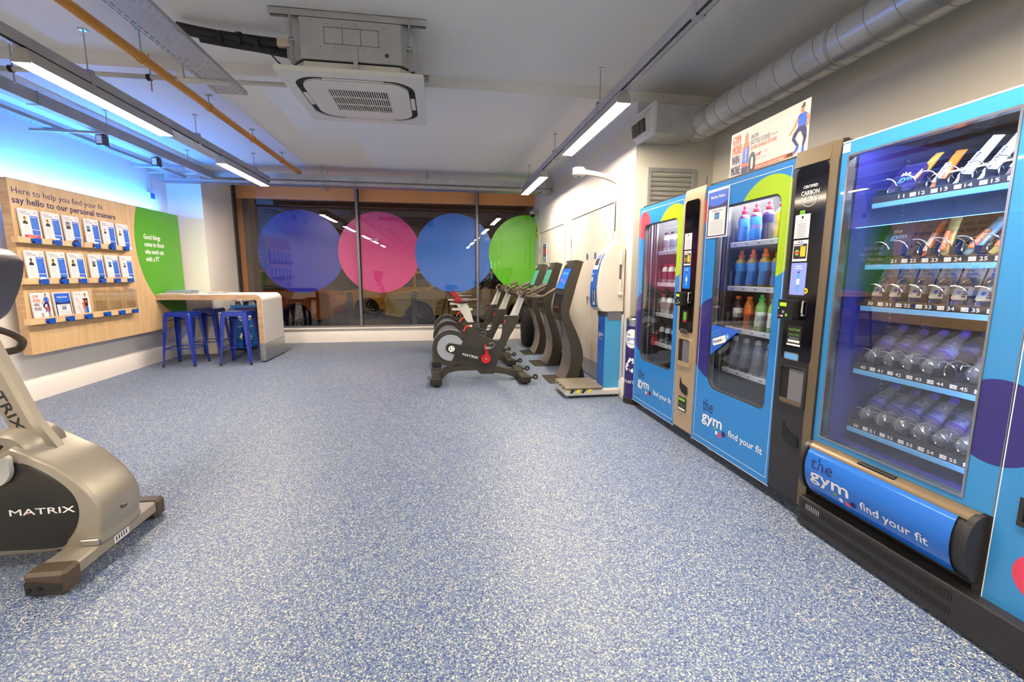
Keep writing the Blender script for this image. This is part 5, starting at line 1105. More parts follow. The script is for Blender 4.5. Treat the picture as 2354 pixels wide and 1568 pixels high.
skin_strip('display_bezel', [(1.612, 1.446), (1.583, 1.412), (1.541, 1.32), (1.527, 1.255)], 4.24, 4.38, 'white', 0.006)
skin_strip('display_panel', [(1.607, 1.440), (1.583, 1.412), (1.545, 1.33), (1.537, 1.295)], 4.26, 4.36, 'ac_grey', 0.008)
skin_strip('display_screen', [(1.585, 1.410), (1.560, 1.36)], 4.275, 4.345, 'screen_lilac', 0.010)
skin_strip('oval_recess', [(1.522, 1.18), (1.512, 1.12), (1.5065, 1.05), (1.507, 0.97), (1.5115, 0.91)], 4.262, 4.318, 'ink_white', 0.005)
skin_strip('coin_slot_panel', [(1.518, 1.15), (1.509, 1.08), (1.506, 1.02), (1.508, 0.94)], 4.275, 4.305, 'black', 0.007)
skin_strip('notice_label', [(1.521, 1.22), (1.511, 1.14)], 4.345, 4.385, 'paper', 0.005)
B().box(1.72, 1.745, 4.192, 4.206, 1.14, 1.30, 'steel', 0.003).lathe([(0, 1.44), (0.010, 1.42), (0.016, 1.38), (0.016, 1.30), (0, 1.30)], 'scale_white', (1.735, 4.19, 0), 14).tube([(1.735, 4.188, 1.16), (1.73, 4.188, 1.08), (1.735, 4.186, 1.04)], 0.014, 'scale_white', 10).lathe([(0, 1.0), (0.02, 1.005), (0.024, 1.02), (0.012, 1.04), (0, 1.045)], 'scale_white', (1.735, 4.185, 0), 14).build('side_sensor', t)
g = B().box(1.51, 1.74, 4.205, 4.2065, 1.118, 1.121, 'ink_grey'); g.build('seam_line', t)
B().box(1.70, 1.745, 4.28, 4.33, 1.47, 2.07, 'scale_white', 0.006).box(1.692, 1.70, 4.284, 4.292, 1.62, 1.90, 'black').build('height_post', t)
B().tube([(1.722, 4.305, 2.05), (1.71, 4.305, 2.08), (1.64, 4.305, 2.115), (1.52, 4.305, 2.145), (1.40, 4.305, 2.160), (1.36, 4.305, 2.162)], 0.024, 'scale_white', 14).build('height_arm', t, angle=60)
B().lathe([(0, 2.12), (0.045, 2.122), (0.062, 2.135), (0.062, 2.185), (0.05, 2.20), (0, 2.203)], 'scale_white', (1.325, 4.305, 0), 28).lathe([(0, 2.118), (0.016, 2.118), (0.018, 2.1225)], 'ac_grey', (1.325, 4.305, 0), 14).build('sensor_head', t)

# ================================================================== vending machines
XV = 1.754; XBK = 2.52
def column_extras(t, fr, body, first):
    """payment column fittings; fr: faces the aisle, a = distance from the column's window side"""
    pass
def drinks_machine(y0, body, seam, label, print_mat, which):
    """y0 = far edge; the machine is 1.0 m wide, door on the far side, payment column on the near side"""
    t = thing('vending_machine', (2.1, y0-0.5, 0), label, 'vending machine', 'vending machines along the right wall')
    W_ = 1.005 if which == 1 else 1.03; DW = 0.755 if which == 1 else 0.77; yd = y0-DW; y1 = y0-W_
    # cabinet: side, back, top and floor plates so that the inside stays open
    B().box(XV+0.03, XBK, y0-0.03, y0, 0.10, 1.775, 'vend_black').build('side_wall', t)
    B().box(XV+0.03, XBK, y1+0.005, y1+0.03, 0.10, 1.775, 'vend_black').build('side_wall', t)
    B().box(XBK-0.03, XBK, y1+0.03, y0-0.03, 0.10, 1.775, 'vend_inner').build('back_wall', t)
    B().box(XV+0.03, XBK, y1+0.005, y0, 1.775, 1.795, 'black').build('top_plate', t)
    B().box(XV+0.02, XBK, y1+0.005, y0, 0.045, 0.10, 'vend_black').build('bottom_plate', t)
    B().box(XV+0.035, XBK-0.03, y1+0.16, y1+0.18, 0.10, 1.775, 'vend_inner').build('inner_partition', t)
    for x in (XV+0.09, XBK-0.1):
        for y in (y0-0.10, y1+0.12): B().cyl((x, y, 0), (x, y, 0.012), 0.024, 'steel', 12).cyl((x, y, 0.01), (x, y, 0.05), 0.009, 'steel', 8).build('levelling_foot', t)
    # side channels seen through the window
    g = B()
    for k in range(5): g.box(XV+0.045+k*0.025, XV+0.058+k*0.025, y0-0.045, y0-0.03, 0.12, 1.75, ('steel', 'vend_cavity', 'vend_inner', 'vend_cavity', 'steel')[k])
    g.build('lift_rail', t)
    # door with its window
    fr = FX(XV, 0, 0)
    wy0, wy1, wz0, wz1 = y0-0.10 if which == 1 else y0-0.135, y0-0.665 if which == 1 else y0-0.69, 0.462, 1.625
    inner = rrect(-wy0, wz0, -wy1, wz1, 0.05, 6, rs=(0.05, 0.05, 0.09, 0.045))
    door = B().ring(fr, [(-y0, 0.062), (-yd, 0.062), (-yd, 1.775), (-y0, 1.775)], inner, -0.035, 0.0, print_mat).build('door', t)
    B().ring(fr, rrect(-wy0-0.001, wz0-0.001, -wy1+0.001, wz1+0.001, 0.05, 6, rs=(0.05, 0.05, 0.09, 0.045)), rrect(-wy0+0.008, wz0+0.008, -wy1-0.008, wz1-0.008, 0.045, 6, rs=(0.045, 0.045, 0.085, 0.04)), -0.034, -0.004, 'ac_grey').build('window_seal', door)
    B().prism(fr, rrect(-wy0, wz0, -wy1, wz1, 0.05, 6, rs=(0.05, 0.05, 0.09, 0.045)), -0.012, -0.008, 'vend_glass').build('window_glass', door)
    g = B(); a0, a1, b0, b1 = -y0+0.026, -yd-0.022, 0.098, 1.742
    for q in ((a0, b0, a1, b0+0.003), (a0, b1, a1, b1+0.003), (a0, b0, a0+0.003, b1), (a1-0.003, b0, a1, b1)): g.rect(fr, *q, 'ink_white', 0.0012)
    g.rect(fr, -y0, 0.060, -yd, 0.064, 'ink_white', 0.0012)
    g.build('print_border', door)
    g = B(); Y = -y0
    dx = 0 if which == 2 else -0.013
    g.text(fr, 'the', Y+0.118+dx, 0.300, 0.115, 0.085, 'ink_navy', 0.0, 0.001).text(fr, 'gym', Y+0.118+dx, 0.228, 0.218, 0.072, 'ink_white', 0.03, 0.001).text(fr, 'find your fit', Y+0.405-dx*0, 0.213, 0.30, 0.040, 'ink_white', 0.02, 0.001)
    for a, b_, r, m in ((0.268, 0.217, 0.010, 'ink_green'), (0.287, 0.193, 0.013, 'ink_white'), (0.323, 0.188, 0.0165, 'ink_pink'), (0.360, 0.207, 0.019, 'ink_navy')): g.flat(fr, circ(Y+a+dx, b_, r, 20), m, 0.0012)
    g.build('door_lettering', door)
    # payment column
    ca, cb = -yd, -y1
    prof = [(XV+0.03, 0.07), (XV-0.004, 0.07), (XV-0.012, 0.5), (XV-0.012, 1.70), (XV+0.0, 1.795), (XV+0.03, 1.80)]
    f = FC(yd)
    B().prism(FC(y1), prof, -(yd-y1), 0, body if which == 1 else 'vend_black').build('payment_column', t, bevel=0.012)
    if which == 2: B().prism(FC(y1), [(a-0.0015 if a < XV+0.02 else a, z) for a, z in prof], -0.050, -0.0005, 'vend_bronze').prism(FC(y1), [(XV-0.0135, 1.720), (XV-0.0015, 1.7965), (XV+0.02, 1.80), (XV+0.02, 1.72)], -(yd-y1)+0.002, -0.049, 'vend_bronze').build('bronze_trim', t)
    f = FX(XV-0.0125); A = lambda u: ca+u
    blackp = rrect(A(0.028), 0.785 if which == 2 else 0.555, A(0.215), 1.715, 0.03, 5, rs=(0.03, 0.03, 0.012, 0.012))
    if which == 1: blackp = rrect(A(0.028), 0.80, A(0.205), 1.715, 0.03, 5, rs=(0.03, 0.03, 0.012, 0.012))
    B().prism(f, blackp, -0.001, 0.003, 'black_gloss').build('glossy_panel', t)
    g = B()
    if which == 2:
        g.flat(f, circ(A(0.12), 1.575, 0.052, 30, math.radians(200), math.radians(340)), 'black_gloss', 0.0034)
        g.text(f, 'CERTIFIED', A(0.078), 1.612, 0.085, 0.013, 'ink_white', 0.02, 0.004).text(f, 'CARBON', A(0.068), 1.580, 0.105, 0.020, 'ink_white', 0.03, 0.004).text(f, 'NEUTRAL', A(0.072), 1.553, 0.098, 0.017, 'ink_white', 0.03, 0.004)
        for k in range(14):
            a = math.radians(200+k*10); b2 = math.radians(210+k*10); g.line(f, A(0.12)+0.052*math.cos(a), 1.578+0.052*math.sin(a), A(0.12)+0.052*math.cos(b2), 1.578+0.052*math.sin(b2), 0.002, 'ink_white', 0.004)
        for k, m in enumerate(('ink_green', 'ink_green', 'ink_yellow', 'ink_yellow', 'ink_orange', 'ink_pink')): g.rect(f, A(0.070-k*0.002), 1.535-0.085+0.065-k*0.0105-0.012, A(0.100+k*0.003), 1.535-0.085+0.065-k*0.0105-0.004, m, 0.004)
        g.build('carbon_neutral_print', t)
    zs = 0.0
    for nm, (u0, z0, u1, z1), m in (('paper_notice', (0.045, 1.380, 0.135, 1.492), 'paper'), ('card_notice', (0.047, 1.270, 0.137, 1.371), 'paper'), ('display_screen', (0.047, 1.107, 0.142, 1.262), 'screen_lilac' if which == 2 else 'vinyl_blue'), ):
        if which == 1: u0 -= 0.0; 
        p = B().prism(f, [(A(u0), z0), (A(u1), z0), (A(u1), z1), (A(u0), z1)], 0.003, 0.0045, m)
        if nm == 'paper_notice':
            p.flat(f, circ(A((u0+u1)/2), z1-0.013, 0.007, 12), 'ink_black', 0.005).text(f, 'NUTRIVEND', A(u0+0.016), z1-0.034, 0.056, 0.009, 'ink_grey', 0.0, 0.005)
            for k in range(9): p.rect(f, A(u0+0.014+0.004*(k % 3)), z1-0.045-k*0.0075, A(u1-0.014-0.004*((k+1) % 3)), z1-0.0425-k*0.0075, 'ink_grey', 0.005)
        if nm == 'card_notice':
            p.rect(f, A(u0+0.005), z0+0.012, A(u1-0.004), z1-0.018, 'ink_black', 0.005).rect(f, A(u0+0.030), z1-0.012, A(u0+0.042), z1-0.006, 'ink_red', 0.005).rect(f, A(u0+0.046), z1-0.012, A(u0+0.058), z1-0.006, 'ink_blue', 0.005)
            p.flat(f, circ(A(u0+0.028), z0+0.042, 0.014, 16), 'ink_green', 0.0054).rect(f, A(u0+0.014), z0+0.036, A(u0+0.042), z0+0.046, 'ink_red', 0.0056).rect(f, A(u0+0.048), z0+0.022, A(u1-0.010), z1-0.030, 'ink_yellow', 0.0054).rect(f, A(u0+0.055), z0+0.06, A(u1-0.016), z1-0.040, 'ink_green', 0.0058).rect(f, A(u0+0.008), z1-0.026, A(u0+0.06), z1-0.022, 'ink_white', 0.0054)
        if nm == 'display_screen':
            p.flat(f, [(A(u0+0.04), z0+0.02), (A(u0+0.058), z0+0.02), (A(u0+0.060), z0+0.085), (A(u0+0.054), z0+0.105), (A(u0+0.046), z0+0.105), (A(u0+0.039), z0+0.085)], 'ink_sky', 0.005).rect(f, A(u0+0.045), z0+0.105, A(u0+0.055), z0+0.115, 'ink_navy', 0.005).rect(f, A(u0+0.041), z0+0.05, A(u0+0.059), z0+0.078, 'ink_white', 0.0052)
            p.rect(f, A(u0+0.03), z1-0.018, A(u1-0.03), z1-0.014, 'ink_white', 0.005).rect(f, A(u0+0.022), z1-0.028, A(u1-0.022), z1-0.025, 'ink_white', 0.005)
        p.build(nm, t)
    B().prism(f, [(A(0.030), 0.985), (A(0.128), 0.985), (A(0.128), 1.082), (A(0.030), 1.082)], 0.0, 0.045, 'black').rect(f, A(0.040), 1.050, A(0.085), 1.068, 'screen_lime', 0.0455).flat(f, circ(A(0.035), 1.040, 0.004, 8), 'screen_lime', 0.0455).flat(f, circ(A(0.066), 1.022, 0.008, 12), 'ink_grey', 0.0455).flat(f, circ(A(0.088), 1.008, 0.008, 12), 'ink_green', 0.0455).rect(f, A(0.036), 0.998, A(0.048), 1.005, 'ink_red', 0.0455).rect(f, A(0.052), 0.998, A(0.066), 1.005, 'ink_white', 0.0455).build('card_reader', t, bevel=0.006)
    B().tube([f(A(0.148), 1.075, 0.004), f(A(0.148), 1.075, 0.012), f(A(0.148), 1.012, 0.012), f(A(0.148), 1.012, 0.004)], 0.005, 'chrome', 8).build('coin_bezel', t)
    if which == 2: B().flat(f, circ(A(0.150), 1.128, 0.014, 18), 'ink_yellow', 0.0045).rect(f, A(0.145), 1.125, A(0.155), 1.131, 'ink_black', 0.005).build('yellow_sticker', t)
    zz = 0.0 if which == 2 else -0.0
    g = B().prism(f, [(A(0.060), 0.855), (A(0.148), 0.855), (A(0.148), 0.953), (A(0.060), 0.953)], 0.003, 0.0045, 'ink_black' if which == 2 else 'black')
    if which == 2:
        g.text(f, 'NutriVend', A(0.066), 0.930, 0.072, 0.013, 'ink_green', 0.01, 0.005).text(f, '(01443) 719411', A(0.068), 0.905, 0.07, 0.010, 'ink_green', 0, 0.005).rect(f, A(0.068), 0.872, A(0.142), 0.884, 'ink_white', 0.005).rect(f, A(0.060), 0.855, A(0.148), 0.864, 'ink_white', 0.005)
        for k in range(3): g.rect(f, A(0.075), 0.895-k*0.006, A(0.135), 0.897-k*0.006, 'ink_grey', 0.005)
    else: g.rect(f, A(0.085), 0.87, A(0.125), 0.94, 'ink_green', 0.005).rect(f, A(0.085), 0.87, A(0.125), 0.885, 'ink_red', 0.0052)
    g.build('service_label', t)
    B().prism(f, rrect(A(0.055), 0.783, A(0.150), 0.820, 0.008, 3), 0.003, 0.008, 'chrome').prism(f, rrect(A(0.062), 0.789, A(0.143), 0.814, 0.006, 3), 0.008, 0.009, 'ink_sky' if which == 2 else 'ac_grey').build('coin_slot', t)
    # delivery hatch: a recessed pocket with a flap
    h0, h1 = 0.560, 0.748
    B().ring(f, rrect(A(0.028), h0-0.014, A(0.205), h1+0.006, 0.02, 4), rrect(A(0.040), h0, A(0.192), h1-0.004, 0.016, 4), 0.0, 0.008, body if which == 1 else 'vend_black').build('hatch_frame', t)
    B().rect(f, A(0.040), h0, A(0.192), h1, 'ac_slot', 0.0015).rect(f, A(0.095), h0+0.02, A(0.190), h1-0.01, 'vend_inner', 0.003).rect(f, A(0.040), h0, A(0.192), h0+0.022, 'vend_bronze' if which == 2 else 'vend_silver', 0.004).build('hatch', t)
    if which == 2 or True:
        zr0, zr1 = 0.345, 0.465
        rp = [(A(0.080), zr1), (A(0.095), zr1-0.02), (A(0.11), zr1-0.045), (A(0.185), zr1-0.06), (A(0.185), zr0), (A(0.15), zr0), (A(0.11), zr0+0.01), (A(0.080), zr0+0.035)]
        B().flat(f, rp, 'ac_slot', 0.001).flat(f, [(A(0.11), zr1-0.05), (A(0.185), zr1-0.063), (A(0.185), zr0+0.02), (A(0.11), zr0+0.035)], 'black_gloss', 0.002).build('change_tray', t)
    if which == 1:
        B().prism(f, [(A(0.075), 0.215), (A(0.175), 0.215), (A(0.175), 0.32), (A(0.075), 0.32)], 0.0, 0.001, 'ink_black').rect(f, A(0.080), 0.29, A(0.165), 0.31, 'ink_green', 0.0014).rect(f, A(0.080), 0.222, A(0.17), 0.236, 'ink_white', 0.0014).rect(f, A(0.085), 0.25, A(0.165), 0.253, 'ink_grey', 0.0014).rect(f, A(0.085), 0.265, A(0.165), 0.268, 'ink_green', 0.0014).build('phone_label', t)
    # inside light
    B().box(1.86, 2.28, y1+0.20, y0-0.05, 1.735, 1.75, 'vend_lamp').build('inside_lamp', t)
    B().box(XV+0.045, XV+0.06, yd+0.02, yd+0.04, 0.5, 1.70, 'vend_fill_dim').build('added_side_fill', t)  # glowing strip added out of sight behind the door frame to brighten the shelves
    B().box(2.30, 2.31, y1+0.19, y0-0.035, 0.62, 1.72, 'white').build('back_liner', t)
    return t, yd, y1
BOTTLE = {}
def bottle(kind, pos, lab, group, tilt=0.0, s=1.0):
    """drinks bottle standing on pos; first of each kind is modelled, the rest are copies"""
    x, y, z = pos
    if kind in BOTTLE: return dup(BOTTLE[kind], pos, lab, group=group, rot=(0, tilt, 0))
    t = thing('drinks_bottle', pos, lab, 'bottle', group); t.rotation_euler = (0, tilt, 0)
    c = (x, y, z)
    def L(prof, m, n=18): return B().lathe(prof, m, c, n)
    if kind == 'water':
        L([(0, 0.004), (0.020, 0.0), (0.031, 0.008), (0.033, 0.02), (0.031, 0.05), (0.0305, 0.075), (0.033, 0.085), (0.0335, 0.13), (0.031, 0.15), (0.022, 0.178), (0.0135, 0.195), (0.0125, 0.204), (0, 0.204)], 'water_bottle', 20).build('body', t, angle=60)
        B().lathe([(0.0128, 0.199), (0.0155, 0.200), (0.0155, 0.220), (0.014, 0.222), (0, 0.222)], 'cap_purple', c, 14).build('cap', t)
        lb = B().lathe([(0.0336, 0.088), (0.0340, 0.089), (0.0342, 0.127), (0.0336, 0.128)], 'label_lilac', c, 20).lathe([(0.0343, 0.086), (0.0344, 0.094)], 'cap_purple', c, 20)
        fr = CF(x, y, 0.0343, PI); fr2 = lambda a, b_, d=0: fr(a, b_+z, d)
        lb.text(fr2, 'HIGHLAND', -0.026, 0.112, 0.052, 0.010, 'ink_navy', 0.02, 0.0005).text(fr2, 'SPRING', -0.018, 0.100, 0.036, 0.008, 'ink_navy', 0.02, 0.0005)
        lb.build('label', t)
    elif kind in ('sport_red', 'sport_orange', 'sport_yellow', 'sport_purple'):
        liq, lab_, cap = {'sport_red': ('drink_purple', 'label_blue', 'cap_red'), 'sport_orange': ('drink_gold', 'label_blue', 'cap_orange'), 'sport_yellow': ('drink_green', 'drink_yellow', 'cap_red'), 'sport_purple': ('drink_purple', 'ink_navy', 'cap_red')}[kind]
        L([(0, 0.002), (0.030, 0.0), (0.034, 0.01), (0.034, 0.05), (0.030, 0.075), (0.030, 0.09), (0.035, 0.12), (0.035, 0.150), (0.028, 0.168), (0.016, 0.180), (0.014, 0.186), (0, 0.186)], liq).build('body', t, angle=60)
        L([(0.0346, 0.012), (0.0346, 0.05), (0.0306, 0.075), (0.0306, 0.09), (0.0358, 0.12), (0.0358, 0.149)], lab_).build('sleeve', t, angle=60)
        L([(0.016, 0.182), (0.020, 0.184), (0.020, 0.200), (0.012, 0.206), (0.011, 0.222), (0.013, 0.224), (0.010, 0.234), (0, 0.235)], cap, 14).build('cap', t)
    elif kind in ('soft_cola', 'soft_amber'):
        liq = 'drink_cola' if kind == 'soft_cola' else 'drink_amber'
        L([(0, 0.002), (0.026, 0.0), (0.031, 0.01), (0.029, 0.06), (0.031, 0.10), (0.031, 0.14), (0.024, 0.165), (0.014, 0.185), (0.014, 0.190), (0, 0.19)], liq).build('body', t, angle=60)
        L([(0.0297, 0.065), (0.0315, 0.09), (0.0316, 0.125), (0.0314, 0.128)], 'label_white' if kind == 'soft_cola' else 'bar_orange').build('sleeve', t, angle=60)
        L([(0.0145, 0.186), (0.0185, 0.187), (0.0185, 0.205), (0, 0.206)], 'cap_orange', 14).build('cap', t)
    elif kind == 'flavoured':
        L([(0, 0.002), (0.030, 0.0), (0.034, 0.01), (0.034, 0.06), (0.031, 0.09), (0.034, 0.125), (0.032, 0.150), (0.017, 0.178), (0.014, 0.186), (0, 0.186)], 'drink_green').build('body', t, angle=60)
        L([(0.0345, 0.03), (0.0345, 0.06), (0.0315, 0.09), (0.0342, 0.115), (0.034, 0.118)], 'label_white').build('sleeve', t, angle=60)
        L([(0.016, 0.184), (0.020, 0.185), (0.020, 0.200), (0.012, 0.206), (0.011, 0.222), (0, 0.224)], 'cap_green', 14).build('cap', t)
    elif kind == 'clear':
        L([(0, 0.002), (0.030, 0.0), (0.032, 0.01), (0.032, 0.06), (0.030, 0.08), (0.032, 0.10), (0.032, 0.15), (0.016, 0.182), (0.014, 0.19), (0, 0.19)], 'water_bottle').build('body', t, angle=60)
        L([(0.015, 0.186), (0.019, 0.187), (0.019, 0.206), (0.012, 0.216), (0, 0.217)], 'cap_grey', 14).build('cap', t)
    elif kind in ('shake_white', 'shake_pink', 'shake_dark'):
        lb, cp = {'shake_white': ('label_white', 'ink_black'), 'shake_pink': ('label_white', 'cap_red'), 'shake_dark': ('ink_black', 'ink_black')}[kind]
        L([(0, 0.002), (0.026, 0.0), (0.029, 0.008), (0.029, 0.11), (0.024, 0.128), (0.019, 0.136), (0.019, 0.142), (0, 0.142)], 'label_white' if kind != 'shake_dark' else 'drink_clear').build('body', t, angle=60)
        L([(0.0294, 0.03), (0.0294, 0.095)], {'shake_white': 'ink_grey', 'shake_pink': 'cap_red', 'shake_dark': 'ink_black'}[kind]).build('sleeve', t)
        L([(0.020, 0.138), (0.0215, 0.139), (0.0215, 0.158), (0, 0.160)], cp, 16).build('cap', t)
    BOTTLE[kind] = t
    return t
def shelf_tray(t, y0, y1, z, n, xs=1.92):
    tr = B().box(xs, 2.40, y1, y0, z-0.006, z, 'tray_white').box(xs-0.004, xs+0.002, y1, y0, z-0.030, z+0.002, 'tray_white', 0.002).build('shelf_tray', t)
    w_ = (y0-y1)/n; f = FX(xs-0.0045)
    g = B()
    for k in range(n): g.rect(f, -y0+w_*(k+0.5)-0.012, z-0.020, -y0+w_*(k+0.5)+0.012, z-0.010, 'ink_grey', 0)
    g.build('number_tags', tr)
    for k in range(n):
        c = y0-w_*(k+0.5); h = 0.098
        b_ = B()
        for s_ in (-1, 1): b_.box(xs+0.006, xs+0.36, c+s_*(w_*0.5-0.004)-0.001, c+s_*(w_*0.5-0.004)+0.001, z, z+h, 'clear_plastic')
        b_.box(xs+0.004, xs+0.006, c-w_*0.5+0.004, c-w_*0.18, z, z+h, 'clear_plastic').box(xs+0.004, xs+0.006, c+w_*0.18, c+w_*0.5-0.004, z, z+h, 'clear_plastic')
        b_.build('clear_divider', tr)
    return tr
SH = ('top shelf', 'second shelf', 'third shelf', 'lowest shelf')
OR = ('first', 'second', 'third', 'fourth', 'fifth', 'sixth', 'seventh')
t1, yd1, ye1 = drinks_machine(YM1, 'vend_silver', None, 'blue and silver vending machine farthest from the viewer', 'door_print_one', 1)
rows1 = [(1.405, ['shake_white']*5, 'white shake'), (1.135, ['shake_pink']*5, 'white shake'), (0.872, ['shake_pink', 'shake_white', 'shake_pink', 'shake_white', 'shake_pink'], 'shake'), (0.608, ['shake_dark']*5, 'black labelled shake')]
pit = 0.088
for r_, (z, kinds, nm) in enumerate(rows1):
    yA = YM1-0.055; yB = ye1+0.20
    n = 7; w_ = (yA-yB)/n
    shelf_tray(t1, yA, yB, z, n)
    for k in range(5):
        c = yA-w_*(k+0.5)
        bottle(kinds[k % 5], (1.965, c, z+0.001), '%s, %s on %s, farthest machine' % ({'shake_white': 'grey labelled shake', 'shake_pink': 'red labelled shake', 'shake_dark': 'black labelled drink'}[kinds[k % 5]], OR[k], SH[r_]), 'bottles in the farthest vending machine')
g = B().box(2.05, 2.3, YM1-0.6, YM1-0.2, 0.11, 0.16, 'black', 0.01).tube([(2.0, YM1-0.35, 0.30), (1.95, YM1-0.38, 0.42), (2.0, YM1-0.45, 0.40), (1.98, YM1-0.5, 0.3)], 0.006, 'red_part', 6).build('lift_mechanism', t1)
t2, yd2, ye2 = drinks_machine(YM2, 'vend_bronze', None, 'blue and black vending machine in the middle of the row', 'door_print_two', 2)
rows2 = [(1.412, ['sport_red', 'sport_red', 'sport_purple', 'sport_yellow', 'sport_red', 'sport_red', 'sport_purple']), (1.130, ['sport_orange']*7), (0.860, ['soft_cola', 'soft_amber', 'flavoured', 'flavoured', 'flavoured', 'flavoured', 'soft_cola']), (0.580, ['clear']*7)]
DESC = {'sport_red': 'blue sports drink with red cap', 'sport_purple': 'purple sports drink with red cap', 'sport_yellow': 'green and yellow sports drink', 'sport_orange': 'amber sports drink with orange cap', 'soft_cola': 'dark soft drink with orange cap', 'soft_amber': 'orange soft drink bottle', 'flavoured': 'pale green drink with green cap', 'clear': 'clear drink with white cap'}
for r_, (z, kinds) in enumerate(rows2):
    yA = YM2-0.055; yB = ye2+0.20; n = 7; w_ = (yA-yB)/n
    shelf_tray(t2, yA, yB, z, n)
    for k in range(5):
        c = yA-w_*(k+0.5)
        bottle(kinds[k], (1.968, c, z+0.001), '%s, %s on %s, middle machine' % (DESC[kinds[k]], OR[k], SH[r_]), 'bottles in the middle vending machine')
# notices and the board on top
f = FX(XV-0.0015)
g = B().prism(f, [(-2.822, 1.440), (-2.600, 1.440), (-2.600, 1.742), (-2.822, 1.742)], 0, 0.002, 'paper')
g.rect(f, -2.814, 1.448, -2.608, 1.728, 'ink_navy', 0.003).flat(f, [(-2.814, 1.655), (-2.77, 1.640), (-2.71, 1.636), (-2.65, 1.645), (-2.608, 1.660), (-2.608, 1.728), (-2.814, 1.728)], 'ink_blue', 0.0035).rect(f, -2.800, 1.454, -2.622, 1.622, 'paper', 0.004).text(f, 'Member Notice', -2.785, 1.685, 0.145, 0.020, 'ink_white', 0.01, 0.004)
g.text(f, 'Vending promotion', -2.765, 1.603, 0.11, 0.010, 'ink_black', 0.01, 0.0045).rect(f, -2.735, 1.553, -2.685, 1.594, 'sign_blue', 0.0045)
for k in range(3): g.rect(f, -2.728+k*0.014, 1.556, -2.719+k*0.014, 1.586, 'ink_sky', 0.005)
for k in range(8): g.rect(f, -2.785+0.006*(k % 3), 1.540-k*0.0105, -2.638-0.006*((k+1) % 3), 1.5425-k*0.0105, 'ink_grey', 0.0045)
tag(g.build('member_notice'), 'white framed Member Notice poster on the middle vending machine door', 'poster')
g = B().prism(f, [(-2.690, 0.884), (-2.412, 0.878), (-2.690, 0.682)], 0, 0.001, 'ink_blue')
fb = Fr((XV-0.003, 2.664, 0.762), (0, -0.88, 0.30), (0, 0.30, 0.88))
g.text(fb, 'ELECTROLYSE', 0.0, 0.062, 0.085, 0.015, 'ink_sky', 0, 0.0012).text(fb, 'YOUR EXERCISE', 0.0, 0.040, 0.095, 0.015, 'ink_sky', 0, 0.0012).flat(fb, rrect(0.0, -0.015, 0.14, 0.030, 0.012, 3), 'ink_white', 0.001).text(fb, 'fitwater', 0.005, 0.0, 0.10, 0.022, 'ink_navy', 0.01, 0.0016).flat(fb, circ(0.155, 0.015, 0.02, 16), 'ink_sky', 0.0012).text(fb, 'NEW', 0.142, 0.010, 0.026, 0.010, 'ink_white', 0.01, 0.0016)
tag(g.build('triangle_sticker'), 'blue triangular sticker on the middle vending machine window', 'sticker')
f = FX(1.795); t = thing('promotion_board', (1.80, 2.37, 1.795), 'white promotion board standing on the middle vending machine', 'poster')
B().prism(f, [(-2.682, 1.797), (-2.076, 1.797), (-2.078, 2.056), (-2.680, 2.049)], -0.004, 0, 'poster_paper').build('board', t)
g = B()
for q, (s_, m, z, w_) in enumerate((('GYM', 'ink_orange', 1.982, 0.068), ('MORE', 'ink_orange', 1.925, 0.084), ('WIN', 'ink_navy', 1.867, 0.070), ('MORE', 'ink_navy', 1.806, 0.082))): g.text(f, s_, -2.662, z, w_, 0.050, m, 0.03, 0.001)
g.text(f, 'ENTER', -2.495, 1.978, 0.060, 0.022, 'ink_navy', 0.01, 0.001).text(f, 'BOTTLE CODES', -2.495, 1.946, 0.155, 0.024, 'ink_navy', 0.01, 0.001).text(f, 'FOR AN', -2.33, 1.950, 0.045, 0.013, 'ink_navy', 0, 0.001).text(f, 'EXTRA CHANCE TO WIN', -2.495, 1.916, 0.205, 0.022, 'ink_orange', 0.01, 0.001)
g.text(f, 'fitbit', -2.38, 1.878, 0.035, 0.016, 'ink_grey', 0, 0.001).flat(f, [(-2.445, 1.87), (-2.41, 1.875), (-2.405, 1.893), (-2.43, 1.884)], 'ink_red', 0.001).text(f, 'A fitbit charge 2', -2.45, 1.852, 0.11, 0.010, 'ink_grey', 0, 0.001)
g.flat(f, [(-2.455, 1.800), (-2.16, 1.805), (-2.158, 1.826), (-2.455, 1.824)], 'ink_orange', 0.0008).text(f, 'DOWNLOAD THE LUCOZADE SPORT APP NOW', -2.45, 1.806, 0.225, 0.012, 'ink_white', 0, 0.0014).rect(f, -2.205, 1.806, -2.165, 1.822, 'ink_black', 0.0014)
bx = -2.538
g.flat(f, [(bx-0.028, 1.800), (bx+0.030, 1.800), (bx+0.030, 1.935), (bx+0.022, 1.965), (bx+0.012, 1.975), (bx-0.010, 1.975), (bx-0.020, 1.965), (bx-0.028, 1.935)], 'ink_blue', 0.0010)
g.flat(f, [(bx-0.028, 1.925), (bx+0.030, 1.955), (bx+0.022, 1.968), (bx+0.012, 1.978), (bx-0.010, 1.978), (bx-0.020, 1.965)], 'ink_orange', 0.0013).rect(f, bx-0.013, 1.978, bx+0.015, 2.010, 'ink_orange', 0.001).rect(f, bx-0.008, 2.010, bx+0.010, 2.026, 'skin_print', 0.001)
g.rect(f, bx-0.028, 1.835, bx+0.030, 1.855, 'ink_orange', 0.0015).rect(f, bx-0.028, 1.800, bx+0.030, 1.832, 'ink_navy', 0.0013)
fb = Fr(f(bx+0.012, 1.862, 0.0018), (0, 0, 1), (0, 1, 0))
g.text(fb, 'Lucozade', 0, 0, 0.075, 0.020, 'ink_white', 0.02, 0)
